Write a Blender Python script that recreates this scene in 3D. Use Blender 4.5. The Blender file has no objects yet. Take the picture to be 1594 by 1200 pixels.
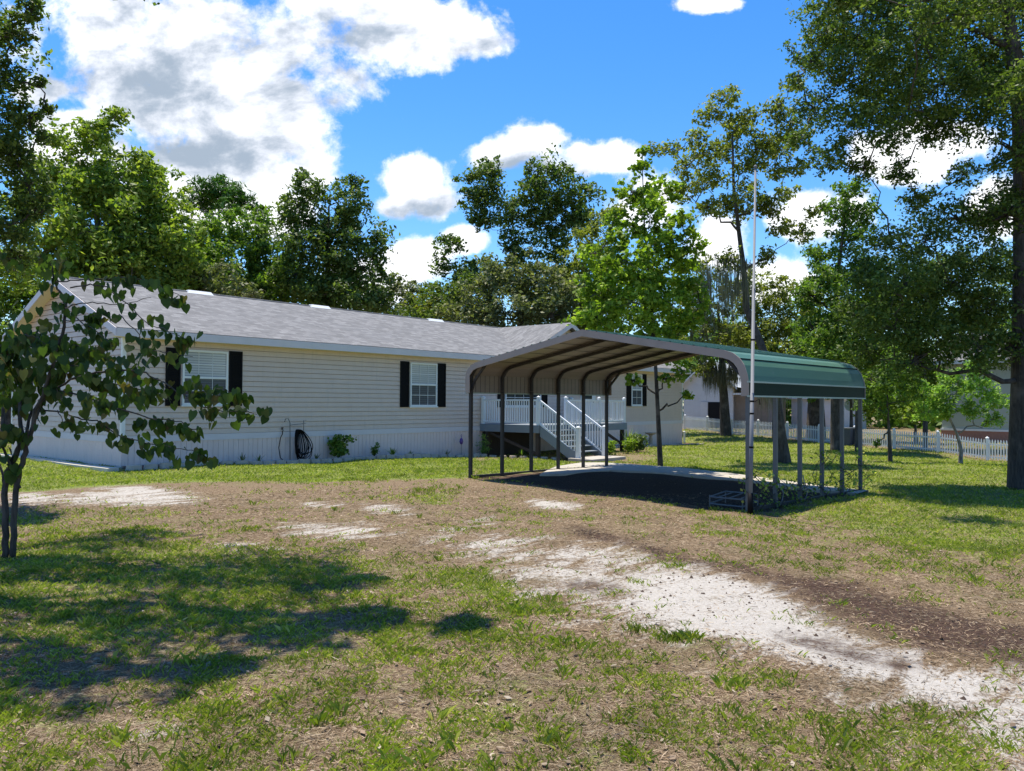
import bpy, math, random
import numpy as np
from mathutils import Vector, Matrix
random.seed(7); rng = np.random.default_rng(7)
scene = bpy.context.scene
COL = scene.collection

# ------------------------------------------------------------------ camera
S = 1.15
CAM = np.array([-8.2086*S, -18.3016*S, 1.5*S]); YAW, PITCH, ROLL, FPX = .8783, .0212, .0058, 1233.4
Fv = np.array([math.sin(YAW)*math.cos(PITCH), math.cos(YAW)*math.cos(PITCH), math.sin(PITCH)])
Rv = np.array([math.cos(YAW), -math.sin(YAW), 0.]); Uv = np.cross(Rv, Fv)
Rv, Uv = Rv*math.cos(ROLL)+Uv*math.sin(ROLL), -Rv*math.sin(ROLL)+Uv*math.cos(ROLL)
cd = bpy.data.cameras.new("camera"); cam = bpy.data.objects.new("camera", cd); COL.objects.link(cam)
cd.sensor_width = 36; cd.sensor_fit = 'HORIZONTAL'; cd.lens = FPX/1594*36; cd.clip_end = 3000; cd.clip_start = .05
M = Matrix.Identity(4)
for i in range(3):
    M[i][0] = Rv[i]; M[i][1] = Uv[i]; M[i][2] = -Fv[i]; M[i][3] = CAM[i]
cam.matrix_world = M
scene.camera = cam

# ------------------------------------------------------------------ light
SUN = Vector((0.06, 0.24, 0.97)).normalized()
sl = bpy.data.lights.new("sun", 'SUN'); sl.energy = 5.0; sl.angle = math.radians(.5); sl.color = (1, .925, .79)
so = bpy.data.objects.new("sun", sl); COL.objects.link(so)
so.rotation_euler = SUN.to_track_quat('Z', 'Y').to_euler()
scene.view_settings.view_transform = 'Standard'; scene.view_settings.look = 'None'
scene.view_settings.exposure = 0.58; scene.view_settings.gamma = 1
scene.cycles.max_bounces = 6; scene.cycles.diffuse_bounces = 3; scene.cycles.transmission_bounces = 3
scene.cycles.glossy_bounces = 2; scene.cycles.transparent_max_bounces = 4
scene.cycles.use_denoising = True

world = bpy.data.worlds.new("World"); scene.world = world; world.use_nodes = True
wt = world.node_tree; wt.nodes.clear()
class NT:
    def __init__(s, t): s.t = t
    def n(s, typ, **kw):
        nd = s.t.nodes.new(typ)
        for k, v in kw.items(): setattr(nd, k, v)
        return nd
    def put(s, sock, v):
        if isinstance(v, bpy.types.NodeSocket): s.t.links.new(v, sock)
        elif v is not None: sock.default_value = v
    def m(s, op, a, b=None, c=None, clamp=False):
        nd = s.n('ShaderNodeMath', operation=op, use_clamp=clamp)
        for i, v in enumerate((a, b, c)): s.put(nd.inputs[i], v) if v is not None else None
        return nd.outputs[0]
    def vm(s, op, a, b=None):
        nd = s.n('ShaderNodeVectorMath', operation=op); s.put(nd.inputs[0], a)
        if b is not None: s.put(nd.inputs[1], b)
        return nd.outputs['Value'] if op in ('DOT_PRODUCT', 'LENGTH') else nd.outputs[0]
    def noise(s, vec, scale, det=4, rough=.55, dist=0, out='Fac'):
        nd = s.n('ShaderNodeTexNoise'); s.put(nd.inputs['Vector'], vec) if vec is not None else None
        nd.inputs['Scale'].default_value = scale; nd.inputs['Detail'].default_value = det
        nd.inputs['Roughness'].default_value = rough; nd.inputs['Distortion'].default_value = dist
        return nd.outputs[out]
    def ss(s, x, a, b, lo=0., hi=1.):
        nd = s.n('ShaderNodeMapRange', interpolation_type='SMOOTHSTEP'); s.put(nd.inputs[0], x)
        for i, v in ((1, a), (2, b), (3, lo), (4, hi)): nd.inputs[i].default_value = v
        return nd.outputs[0]
    def mix(s, f, a, b, bt='MIX'):
        nd = s.n('ShaderNodeMix', data_type='RGBA', blend_type=bt)
        s.put(nd.inputs[0], f); s.put(nd.inputs[6], c4(a)); s.put(nd.inputs[7], c4(b)); return nd.outputs[2]
    def ramp(s, f, stops):
        nd = s.n('ShaderNodeValToRGB'); s.put(nd.inputs[0], f); cr = nd.color_ramp
        while len(cr.elements) < len(stops): cr.elements.new(.5)
        for e, (p, c) in zip(cr.elements, stops): e.position = p; e.color = c4(c)
        return nd.outputs[0]
def c4(c):
    if isinstance(c, bpy.types.NodeSocket): return c
    return tuple(c) + (1,) if len(c) == 3 else c

w = NT(wt)
sky = w.n('ShaderNodeTexSky', sky_type='NISHITA', sun_disc=False); sky.sun_elevation = math.asin(SUN.z)
sky.sun_rotation = math.atan2(SUN.x, SUN.y); sky.ozone_density = 4.0; sky.air_density = 1.0; sky.dust_density = .3
hs = w.n('ShaderNodeHueSaturation'); hs.inputs['Saturation'].default_value = 1.33; hs.inputs['Hue'].default_value = .504; hs.inputs['Value'].default_value = 1.38
wt.links.new(sky.outputs[0], hs.inputs['Color'])
d = w.n('ShaderNodeTexCoord').outputs['Generated']
dF = w.vm('DOT_PRODUCT', d, tuple(Fv)); dFs = w.m('MAXIMUM', dF, .15)
cu = w.m('DIVIDE', w.vm('DOT_PRODUCT', d, tuple(Rv)), dFs); cv = w.m('DIVIDE', w.vm('DOT_PRODUCT', d, tuple(Uv)), dFs)
cx = w.n('ShaderNodeCombineXYZ'); w.put(cx.inputs[0], cu); w.put(cx.inputs[1], cv); P2 = cx.outputs[0]
CLOUDS = [(300,120,270,150),(170,50,110,80),(440,190,100,110),(340,270,170,70),(450,265,90,55),(640,45,150,75),(560,0,140,40),(720,60,75,40),
 (240,25,150,60),(380,320,160,55),(70,140,60,26),(642,280,72,48),(672,312,62,42),(615,322,50,30),(830,220,75,40),(895,248,90,36),(775,242,55,28),
 (962,246,50,32),(1000,320,80,70),(640,405,75,48),(722,372,45,30),(570,440,90,45),(1285,330,90,55),(1480,215,110,45),(1120,4,65,20),
 (1115,385,60,55),(1400,250,110,50),(1210,440,90,50),(120,190,80,30),(150,250,120,60),(1560,330,90,60),(-250,250,300,90),(1900,150,240,90),(2200,330,300,80),(-700,60,260,120)]
field = None
for (x, y, rx, ry) in CLOUDS:
    a = w.m('MULTIPLY', w.m('SUBTRACT', cu, (x-797)/FPX), FPX/rx); b = w.m('MULTIPLY', w.m('SUBTRACT', cv, (600-y)/FPX), FPX/ry)
    r = w.m('SUBTRACT', 1.0, w.m('SQRT', w.m('ADD', w.m('MULTIPLY', a, a), w.m('MULTIPLY', b, b))))
    field = r if field is None else w.m('SMOOTH_MAX', field, r, .25)
n1 = w.noise(P2, 7, 9, .6, .3); n2 = w.noise(P2, 3.2, 5, .55, .2); n3 = w.noise(P2, 22, 6, .6, .2)
fd = w.m('ADD', w.m('MINIMUM', field, .55), w.m('MULTIPLY', w.m('SUBTRACT', n1, .5), 1.9)); fd = w.m('ADD', fd, w.m('MULTIPLY', w.m('SUBTRACT', n3, .5), .8)); fd = w.m('ADD', fd, w.m('MULTIPLY', w.m('SUBTRACT', w.noise(P2, 75, 5, .65), .5), .3))
dens = w.ss(fd, .02, .40)
dens = w.m('MULTIPLY', dens, w.ss(dF, .15, .3))
GREY = [(300,110,330,150),(380,240,230,60),(650,330,110,40),(640,70,200,40),(850,260,160,30),(-260,280,350,90),(1950,180,300,90)]
core = None
for (x, y, rx, ry) in GREY:
    a = w.m('MULTIPLY', w.m('SUBTRACT', cu, (x-797)/FPX), FPX/rx); b = w.m('MULTIPLY', w.m('SUBTRACT', cv, (600-y)/FPX), FPX/ry)
    r = w.m('SUBTRACT', 1.0, w.m('ADD', w.m('MULTIPLY', a, a), w.m('MULTIPLY', b, b)))
    core = r if core is None else w.m('SMOOTH_MAX', core, r, .4)
n4 = w.noise(P2, 5.5, 10, .62, .15); mpz = w.n('ShaderNodeMapping'); mpz.inputs['Scale'].default_value = (1, 1.9, 1); w.put(mpz.inputs[0], P2); n5 = w.noise(mpz.outputs[0], 9, 8, .6, .2)
core = w.m('ADD', w.m('MULTIPLY', w.m('MAXIMUM', core, -.5), .55), w.m('MULTIPLY', w.m('SUBTRACT', n4, .5), 3.0)); core = w.m('ADD', core, w.m('MULTIPLY', w.m('SUBTRACT', n5, .5), 2.6))
ccol = w.ramp(w.ss(core, -.22, .95), [(0, (8.6, 8.7, 8.95)), (.35, (7.2, 7.45, 7.95)), (.65, (5.2, 5.6, 6.3)), (1, (2.7, 3.3, 4.1))])
skyc = w.mix(dens, hs.outputs[0], ccol)
bg = w.n('ShaderNodeBackground'); wt.links.new(skyc, bg.inputs['Color']); bg.inputs['Strength'].default_value = .105
wo = w.n('ShaderNodeOutputWorld'); wt.links.new(bg.outputs[0], wo.inputs[0])

# ------------------------------------------------------------------ helpers
def ray(u, v): return Fv + Rv*(u-797)/FPX - Uv*(v-600)/FPX
def at(u, v, D): return CAM + ray(u, v)*D          # pixel of the survey photo + distance -> point
def onplane(u, v, n, dd):
    r = ray(u, v); n = np.array(n, float); return CAM + r*((dd-CAM@n)/(r@n))
CP = [(-9.4,-21,0),(-20,-15,0),(-4,-30,0),(0,0,-.05),(0,7.8,-.05),(-3,3,-.02),(6.3,0,-.22),(14.5,0,-.42),(31,0,-.58),(31,8,-.5),(3.7,-9,.03),(6,-9,.02),(8.8,-9.2,-.02),
      (3.3,-15.7,-.07),(6,-15.8,-.10),(8.4,-16,-.14),(14.5,-12,-.3),(-6,-11,0),(-2,-6.5,0),(14,-4.5,-.4),(4,-4.5,-.08)]
for (u, v, D) in ((1065,668,55),(1155,679,48),(1283,692,42),(1401,701.6,38),(1579,720,34)): CP.append(tuple(at(u, v, D)))
CP = np.array(CP)
def H(x, y):
    x = np.asarray(x, float); y = np.asarray(y, float)
    num = 0; den = 0
    for px, py, pz in CP:
        k = 1/((x-px)**2+(y-py)**2+1.2)**1.4; num = num+k*pz; den = den+k
    return num/den
def gr(u, v):                                       # pixel -> point on the terrain
    r = ray(u, v); t = 2.0
    for i in range(4000):
        p = CAM+r*t
        if p[2] < H(p[0], p[1]): break
        t += .03 if t < 30 else .1
    p[2] = H(p[0], p[1]); return p

def mat(name, build):
    m = bpy.data.materials.new(name); m.use_nodes = True; t = m.node_tree
    t.nodes.clear(); q = NT(t); out = q.n('ShaderNodeOutputMaterial'); t.links.new(build(q), out.inputs[0]); return m
def pbsdf(q, col, rough=.6, metal=0, bump=None, bs=.3, bd=.01, spec=.5):
    b = q.n('ShaderNodeBsdfPrincipled'); q.put(b.inputs['Base Color'], c4(col)); q.put(b.inputs['Roughness'], rough)
    b.inputs['Metallic'].default_value = metal; b.inputs['Specular IOR Level'].default_value = spec
    if bump is not None:
        bp = q.n('ShaderNodeBump'); bp.inputs['Strength'].default_value = bs; bp.inputs['Distance'].default_value = bd
        q.put(bp.inputs['Height'], bump); q.t.links.new(bp.outputs[0], b.inputs['Normal'])
    return b.outputs[0]
def OC(q): return q.n('ShaderNodeTexCoord').outputs['Object']
def plain(name, col, rough=.6, var=.12, scale=6, metal=0, bs=.15, dirt=None, spec=.4):
    def f(q):
        o = OC(q); n = q.noise(o, scale, 5, .6)
        c = q.mix(n, tuple(x*(1-var) for x in col), tuple(min(1, x*(1+var)) for x in col))
        if dirt: c = q.mix(q.m('MULTIPLY', q.ss(q.noise(o, 1.7, 6, .65), .48, .75), dirt[0]), c, dirt[1])
        return pbsdf(q, c, rough, metal, q.noise(o, scale*8, 3), bs, .004, spec)
    return mat(name, f)
def leafmat(name, c1, c2, trans=.35, c3=None, rough=.55):
    def f(q):
        g = q.n('ShaderNodeNewGeometry'); r = g.outputs['Random Per Island']
        st = [(0, c1), (.75, c2), (1, c3 or c2)]
        c = q.ramp(r, st)
        c = q.mix(q.ss(q.noise(OC(q), 1.3, 4), .35, .65), q.mix(.35, c, (.0, .02, .0)), c)
        b = q.n('ShaderNodeBsdfPrincipled'); q.put(b.inputs['Base Color'], c); b.inputs['Roughness'].default_value = rough
        b.inputs['Specular IOR Level'].default_value = .35
        tr = q.n('ShaderNodeBsdfTranslucent'); q.put(tr.inputs[0], q.mix(1.0, c, (1.0, 1.15, .45), 'MULTIPLY'))
        mx = q.n('ShaderNodeMixShader'); mx.inputs[0].default_value = trans
        q.t.links.new(b.outputs[0], mx.inputs[1]); q.t.links.new(tr.outputs[0], mx.inputs[2]); return mx.outputs[0]
    return mat(name, f)

class MB:
    def __init__(s): s.v = []; s.f = []; s.mi = []
    def add(s, vs, fs, mi=0):
        o = len(s.v); s.v += [tuple(map(float, p)) for p in vs]; s.f += [tuple(i+o for i in f) for f in fs]; s.mi += [mi]*len(fs); return s
    def box(s, a, b, mi=0, rz=0, c=None):
        x0, y0, z0 = a; x1, y1, z1 = b
        vs = [(x, y, z) for z in (z0, z1) for (x, y) in ((x0, y0), (x1, y0), (x1, y1), (x0, y1))]
        if rz:
            c = c or ((x0+x1)/2, (y0+y1)/2); k, q = math.cos(rz), math.sin(rz)
            vs = [(c[0]+(x-c[0])*k-(y-c[1])*q, c[1]+(x-c[0])*q+(y-c[1])*k, z) for x, y, z in vs]
        return s.add(vs, [(3,2,1,0),(4,5,6,7),(0,1,5,4),(1,2,6,5),(2,3,7,6),(3,0,4,7)], mi)
    def tube(s, pts, rad, seg=8, mi=0, cap=True, square=False):
        pts = [Vector(p) for p in pts]; n = len(pts)
        if not hasattr(rad, '__len__'): rad = [rad]*n
        if square: seg = 4
        vs = []; fs = []; prev = None
        for i, p in enumerate(pts):
            t = (pts[min(i+1, n-1)]-pts[max(i-1, 0)]); t = t.normalized() if t.length > 1e-6 else Vector((0,0,1))
            if prev is None:
                a = Vector((0,0,1)) if abs(t.z) < .9 else Vector((1,0,0)); x = a.cross(t).normalized()
            else: x = (prev-t*prev.dot(t)); x = x.normalized() if x.length > 1e-6 else t.orthogonal().normalized()
            prev = x; y = t.cross(x)
            for k in range(seg):
                an = 2*math.pi*(k+(.5 if square else 0))/seg; vs.append(p+(x*math.cos(an)+y*math.sin(an))*rad[i]*(1.414 if square else 1))
        for i in range(n-1):
            for k in range(seg): fs.append((i*seg+k, i*seg+(k+1) % seg, (i+1)*seg+(k+1) % seg, (i+1)*seg+k))
        if cap: fs.append(tuple(range(seg))[::-1]); fs.append(tuple((n-1)*seg+k for k in range(seg)))
        return s.add(vs, fs, mi)
    def lathe(s, c, prof, seg=20, mi=0):
        vs = []; fs = []; n = len(prof)
        for r, z in prof:
            for k in range(seg): a = 2*math.pi*k/seg; vs.append((c[0]+r*math.cos(a), c[1]+r*math.sin(a), c[2]+z))
        for i in range(n-1):
            for k in range(seg): fs.append((i*seg+k, i*seg+(k+1) % seg, (i+1)*seg+(k+1) % seg, (i+1)*seg+k))
        fs.append(tuple(range(seg))[::-1]); fs.append(tuple((n-1)*seg+k for k in range(seg)))
        return s.add(vs, fs, mi)
    def quad(s, *p, mi=0): return s.add(p, [tuple(range(len(p)))], mi)
    def build(s, name, mats, parent=None, smooth=False, bevel=0):
        me = bpy.data.meshes.new(name); me.from_pydata(s.v, [], s.f); me.update()
        for m in (mats if isinstance(mats, (list, tuple)) else [mats]): me.materials.append(m)
        me.polygons.foreach_set('material_index', s.mi)
        if smooth: me.polygons.foreach_set('use_smooth', [True]*len(s.f))
        o = bpy.data.objects.new(name, me); COL.objects.link(o)
        if parent is not None:
            o.parent = parent
            if parent.type == 'EMPTY': o.matrix_parent_inverse = Matrix.Translation(-parent.location)
        if bevel:
            b = o.modifiers.new('bevel', 'BEVEL'); b.width = bevel; b.segments = 2; b.limit_method = 'ANGLE'
        return o
def npmesh(name, V, F, matl, parent=None, k=4):
    V = np.ascontiguousarray(V, dtype=np.float32); F = np.ascontiguousarray(F, dtype=np.int32)
    me = bpy.data.meshes.new(name); me.vertices.add(len(V)); me.vertices.foreach_set('co', V.ravel())
    me.loops.add(F.size); me.loops.foreach_set('vertex_index', F.ravel())
    me.polygons.add(len(F)); me.polygons.foreach_set('loop_start', np.arange(0, F.size, F.shape[1], dtype=np.int32))
    me.update(calc_edges=True); me.materials.append(matl)
    o = bpy.data.objects.new(name, me); COL.objects.link(o)
    if parent is not None:
        o.parent = parent
        if parent.type == 'EMPTY': o.matrix_parent_inverse = Matrix.Translation(-parent.location)
    return o
def tag(o, label=None, cat=None, group=None, kind=None):
    for k, v in (('label', label), ('category', cat), ('group', group), ('kind', kind)):
        if v: o[k] = v
    return o
def thing(name, label, cat, loc=(0,0,0), group=None):
    o = bpy.data.objects.new(name, None); COL.objects.link(o); o.location = tuple(map(float, loc)); o.empty_display_size = .2
    tag(o, label, cat, group); return o
def copy_thing(root, loc, label, group=None, rz=0, scale=1):
    r = root.copy(); COL.objects.link(r); r.location = loc; r['label'] = label; r.rotation_euler = (0, 0, rz); r.scale = (scale,)*3
    if group: r['group'] = group
    for ch in root.children:
        c = ch.copy(); COL.objects.link(c); c.parent = r
        for g in ch.children: gg = g.copy(); COL.objects.link(gg); gg.parent = c
    return r

# ------------------------------------------------------------------ materials
M_ = {}
M_['white'] = plain('white_vinyl', (.76,.78,.78), .4, .04, 3, dirt=(.25, (.5,.5,.47)))
M_['trim'] = plain('pale_trim', (.68,.63,.645), .5, .05, 2, dirt=(.2, (.42,.43,.42)))
M_['soffit'] = plain('cream_soffit', (.72,.64,.47), .6, .06)
M_['black'] = plain('black_plastic', (.006,.006,.007), .6, .2, spec=.12)
M_['steel'] = plain('grey_steel', (.13,.14,.15), .5, .15, 5, .4, dirt=(.5, (.10,.09,.08)))
M_['darksteel'] = plain('brown_grey_steel', (.045,.042,.042), .55, .15, 5, .2, dirt=(.4, (.11,.09,.08)), spec=.2)
M_['bronze'] = plain('tan_steel_trim', (.34,.275,.235), .5, .12, 4, .1, dirt=(.4, (.22,.19,.17)))
M_['galv'] = plain('galvanised_pole', (.17,.18,.20), .6, .15, 9, 0, spec=.3)
M_['conc'] = plain('concrete', (.42,.385,.33), .9, .2, 4, bs=.5, dirt=(.6, (.27,.24,.20)))
M_['stone'] = plain('edging_stone', (.50,.42,.34), .9, .25, 5, bs=.6, dirt=(.5, (.22,.17,.14)))
M_['deck'] = plain('grey_painted_wood', (.20,.23,.26), .7, .12, 4)
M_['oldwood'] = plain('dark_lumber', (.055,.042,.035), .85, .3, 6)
M_['redbrick'] = plain('red_brick', (.34,.16,.11), .9, .3, 5)
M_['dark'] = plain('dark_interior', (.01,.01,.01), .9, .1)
M_['purple'] = plain('purple_glaze', (.12,.06,.25), .25, .2)
def f(q):
    o = OC(q); s = q.n('ShaderNodeSeparateXYZ'); q.put(s.inputs[0], o)
    c = q.mix(q.noise(o, 2.5, 5), (.60,.475,.40), (.70,.575,.49))
    v = q.n('ShaderNodeMapping'); v.inputs['Scale'].default_value = (3, 3, .25); q.put(v.inputs[0], o)
    c = q.mix(q.m('MULTIPLY', q.ss(q.noise(v.outputs[0], 3, 5, .7), .5, .78), .35), c, (.33,.31,.28))
    return pbsdf(q, c, .5, 0, q.noise(o, 60, 3), .1, .003)
M_['siding'] = mat('beige_vinyl_siding', f)
def f(q):
    o = OC(q); v = q.n('ShaderNodeMapping'); v.inputs['Scale'].default_value = (2, 2, .35); q.put(v.inputs[0], o)
    c = q.mix(q.noise(v.outputs[0], 2.0, 6, .7), (.70,.54,.49), (.85,.70,.65))
    s = q.n('ShaderNodeSeparateXYZ'); q.put(s.inputs[0], o)
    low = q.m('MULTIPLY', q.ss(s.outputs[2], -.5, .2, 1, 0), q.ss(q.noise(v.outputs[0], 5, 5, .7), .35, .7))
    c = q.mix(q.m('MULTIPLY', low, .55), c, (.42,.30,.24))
    c = q.mix(q.m('MULTIPLY', q.ss(q.noise(v.outputs[0], 9, 5, .7), .55, .75), .45), c, (.33,.34,.33))
    return pbsdf(q, c, .55, 0, q.noise(o, 40, 3), .1, .003)
M_['skirt'] = mat('mauve_white_skirting', f)
def f(q):
    o = OC(q); m1 = q.n('ShaderNodeMapping'); m1.inputs['Scale'].default_value = (1, 1, 1); q.put(m1.inputs[0], o)
    br = q.n('ShaderNodeTexBrick'); br.offset = .5; q.put(br.inputs['Vector'], o)
    br.inputs['Color1'].default_value = (.0,0,0,1); br.inputs['Color2'].default_value = (1,1,1,1); br.inputs['Mortar'].default_value = (.25,.25,.25,1)
    br.inputs['Scale'].default_value = 1; br.inputs['Brick Width'].default_value = .30; br.inputs['Row Height'].default_value = .14
    br.inputs['Mortar Size'].default_value = .008; br.inputs['Mortar Smooth'].default_value = .3; br.inputs['Bias'].default_value = 0
    mp = q.n('ShaderNodeMapping'); mp.inputs['Scale'].default_value = (1.6, 5, 5); mp.inputs['Rotation'].default_value = (0, 0, .12); q.put(mp.inputs[0], o)
    n = q.noise(mp.outputs[0], 2.6, 6, .7)
    bw = q.n('ShaderNodeRGBToBW'); q.put(bw.inputs[0], br.outputs[0])
    k = q.m('ADD', q.m('MULTIPLY', bw.outputs[0], .35), q.m('MULTIPLY', n, .9))
    c = q.ramp(k, [(.3, (.095,.097,.10)), (.6, (.150,.150,.154)), (.9, (.24,.24,.243))])
    c = q.mix(q.m('MULTIPLY', q.ss(q.noise(o, .5, 4), .45, .7), .25), c, (.16,.165,.175))
    return pbsdf(q, c, .9, 0, q.m('ADD', q.noise(o, 120, 2), bw.outputs[0]), .6, .006)
M_['shingle'] = mat('grey_shingles', f)
def f(q):
    o = OC(q); mp = q.n('ShaderNodeMapping'); mp.inputs['Scale'].default_value = (.35, 4, 4); q.put(mp.inputs[0], o)
    c = q.mix(q.noise(mp.outputs[0], 1.6, 6, .65), (.05,.135,.09), (.105,.205,.15))
    c = q.mix(q.m('MULTIPLY', q.ss(q.noise(o, 5, 6, .7), .55, .8), .35), c, (.17,.23,.20))
    return pbsdf(q, c, .42, .1, q.noise(o, 3, 3), .05, .01, .35)
M_['green'] = mat('green_sheet_metal', f)
M_['greenshade'] = plain('shade_green_sheet_metal', (.004,.022,.016), .5, .15, 4, spec=.12)  # roof green darkened to hold the side panel's shade; also colours roof seams
def f(q):
    o = OC(q); mp = q.n('ShaderNodeMapping'); mp.inputs['Scale'].default_value = (.35, 3, 3); q.put(mp.inputs[0], o)
    c = q.mix(q.noise(mp.outputs[0], 2.2, 6, .65), (.21,.18,.155), (.33,.285,.245))
    return pbsdf(q, c, .5, .1)
M_['under'] = mat('pale_metal_underside', f)
def barkmat(name, c1, c2):
    def f(q):
        o = OC(q); mp = q.n('ShaderNodeMapping'); mp.inputs['Scale'].default_value = (6, 6, 1.3); q.put(mp.inputs[0], o)
        n = q.noise(mp.outputs[0], 2.5, 7, .7, .5); c = q.mix(q.ss(n, .3, .7), c1, c2)
        c = q.mix(q.ss(q.noise(o, 2.2, 5), .5, .72, 0, .5), c, tuple(x*1.9+.02 for x in c2))
        return pbsdf(q, c, .95, 0, n, .9, .03)
    return mat(name, f)
M_['bark'] = barkmat('dark_bark', (.028,.023,.018), (.10,.085,.07))
M_['barkpale'] = barkmat('pale_bark', (.09,.08,.065), (.30,.27,.23))
def blindmat(name, a, b, lines):
    def f(q):
        o = OC(q); s = q.n('ShaderNodeSeparateXYZ'); q.put(s.inputs[0], o)
        wv = q.m('FRACT', q.m('MULTIPLY', s.outputs[2], lines))
        c = q.mix(q.ss(wv, .55, .95), a, b)
        return pbsdf(q, c, .12, 0, None)
    return mat(name, f)
M_['paneU'] = blindmat('glass_over_blinds', (.48,.50,.52), (.22,.24,.26), 14)
M_['paneL'] = blindmat('screened_glass', (.10,.11,.13), (.05,.055,.07), 14)
M_['glass'] = blindmat('dark_glass', (.03,.035,.04), (.03,.035,.04), 1)
def f(q):
    o = OC(q); br = q.n('ShaderNodeTexBrick'); q.put(br.inputs['Vector'], o)
    return pbsdf(q, q.mix(q.noise(o, 9, 4), (.30,.13,.09), (.45,.26,.2)), .9)
M_['brick'] = mat('brick_veneer', f)

# leaves
L = {}
L['yellowgreen'] = leafmat('leaf_yellow_green', (0.15,0.24,0.035), (0.31,0.40,0.06), 0.50, (0.47,0.53,0.10))
L['mid'] = leafmat('leaf_mid_green', (0.075,0.145,0.022), (0.19,0.31,0.045), 0.47, (0.34,0.44,0.085))
L['dark'] = leafmat('leaf_dark_green', (0.055,0.10,0.018), (0.165,0.235,0.045), 0.45, (0.29,0.35,0.11))
L['grey'] = leafmat('leaf_grey_olive', (0.101,0.126,0.045), (0.222,0.252,0.097), 0.40, (0.403,0.396,0.194))
L['bright'] = leafmat('leaf_bright_green', (.16,.26,.025), (.33,.46,.05), .5, (.47,.58,.10))
L['olive'] = leafmat('leaf_olive', (0.141,0.180,0.032), (0.323,0.342,0.065), 0.50, (0.44,0.46,0.12))
L['redbud'] = leafmat('leaf_heart', (0.045,0.085,0.021), (0.105,0.17,0.036), 0.50, (0.15,0.115,0.045))
L['vine'] = leafmat('leaf_vine', (0.121,0.252,0.032), (0.403,0.540,0.097), 0.50, (0.847,0.756,0.259))
L['pine'] = leafmat('pine_needles', (0.040,0.108,0.019), (0.101,0.216,0.032), 0.30)
L['moss'] = leafmat('spanish_moss', (.10,.10,.07), (.22,.21,.16), .3)
L['light'] = leafmat('leaf_pale_green', (0.181,0.324,0.065), (0.363,0.558,0.113), 0.50, (0.544,0.720,0.194))

# ------------------------------------------------------------------ ground
def poly(pts): return np.array([gr(u, v)[:2] for u, v in pts])
def inside(P, X, Y):
    c = np.zeros(X.shape, bool); n = len(P)
    for i in range(n):
        x0, y0 = P[i]; x1, y1 = P[(i+1) % n]
        if abs(y1-y0) < 1e-9: continue
        c ^= ((Y < y0) != (Y < y1)) & (X < (x1-x0)*(Y-y0)/(y1-y0)+x0)
    return c
def sdf(P, X, Y):
    dmin = np.full(X.shape, 1e9); n = len(P)
    for i in range(n):
        a = P[i]; b = P[(i+1) % n]; ab = b-a; L2 = ab@ab+1e-9
        t = np.clip(((X-a[0])*ab[0]+(Y-a[1])*ab[1])/L2, 0, 1)
        dmin = np.minimum(dmin, np.hypot(X-a[0]-ab[0]*t, Y-a[1]-ab[1]*t))
    return np.where(inside(P, X, Y), dmin, -dmin)
def soft(P, X, Y, wd): return np.clip(.5+sdf(P, X, Y)/wd, 0, 1)
SAND = [([(690,832),(800,836),(880,848),(960,846),(1040,878),(1110,885),(1190,905),(1250,935),(1330,985),(1450,1030),(1640,1070),(1640,1230),(1560,1170),(1480,1112),(1380,1068),(1270,1045),(1150,1018),(1040,1000),(930,978),(935,945),(850,925),(790,905),(780,870),(700,855)], 1.2, .70),
        ([(940,900),(1110,888),(1190,908),(1250,938),(1330,988),(1450,1035),(1640,1075),(1640,1260),(1590,1200),(1480,1118),(1380,1072),(1270,1045),(1150,1015),(1050,990),(960,965)], .7, 1.02),
        ([(900,1000),(1000,1020),(1180,1085),(1300,1110),(1400,1130),(1300,1120),(1080,1050),(930,1020)], .6, .35),
        ([(90,775),(160,760),(230,757),(320,772),(310,785),(200,790),(110,788)], .7, .75),
        ([(0,765),(60,765),(110,775),(90,788),(0,790)], .6, .6),
        ([(470,780),(530,782),(520,792),(470,790)], .4, .8),([(575,782),(640,785),(630,800),(570,796)], .5, .6),([(440,818),(560,815),(620,830),(560,840),(450,832)], .7, .75),
        ([(820,780),(900,783),(890,793),(830,791)], .4, .95),([(330,845),(420,845),(440,853),(350,856)], .3, .7),([(660,830),(760,800),(780,815),(690,842)], .6, .45),
        ([(1285,1090),(1370,1095),(1390,1115),(1300,1112)], .3, .8),([(1380,1160),(1480,1150),(1560,1190),(1480,1215),(1400,1200)], .4, .55),
        ([(190,1135),(250,1130),(300,1145),(220,1155)], .3, .45),([(720,1040),(770,1038),(760,1055),(715,1055)], .25, .5)]
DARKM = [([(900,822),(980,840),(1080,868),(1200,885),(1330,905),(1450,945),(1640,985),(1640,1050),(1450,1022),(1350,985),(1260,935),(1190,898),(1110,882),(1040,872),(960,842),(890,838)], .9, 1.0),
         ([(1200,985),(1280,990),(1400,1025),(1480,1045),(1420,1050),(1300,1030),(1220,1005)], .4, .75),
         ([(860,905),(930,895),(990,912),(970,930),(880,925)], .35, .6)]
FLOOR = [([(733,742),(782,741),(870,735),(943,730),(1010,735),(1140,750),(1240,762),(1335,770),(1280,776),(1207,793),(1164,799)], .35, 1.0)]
LITTER = [([(-200,750),(100,750),(330,752),(600,750),(735,745),(1000,778),(1090,822),(1210,868),(1330,893),(1640,955),(1640,1090),(1330,1090),(930,990),(700,880),(560,855),(400,845),(330,800),(100,790),(-200,795)], 1.2, 1.0)]
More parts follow.
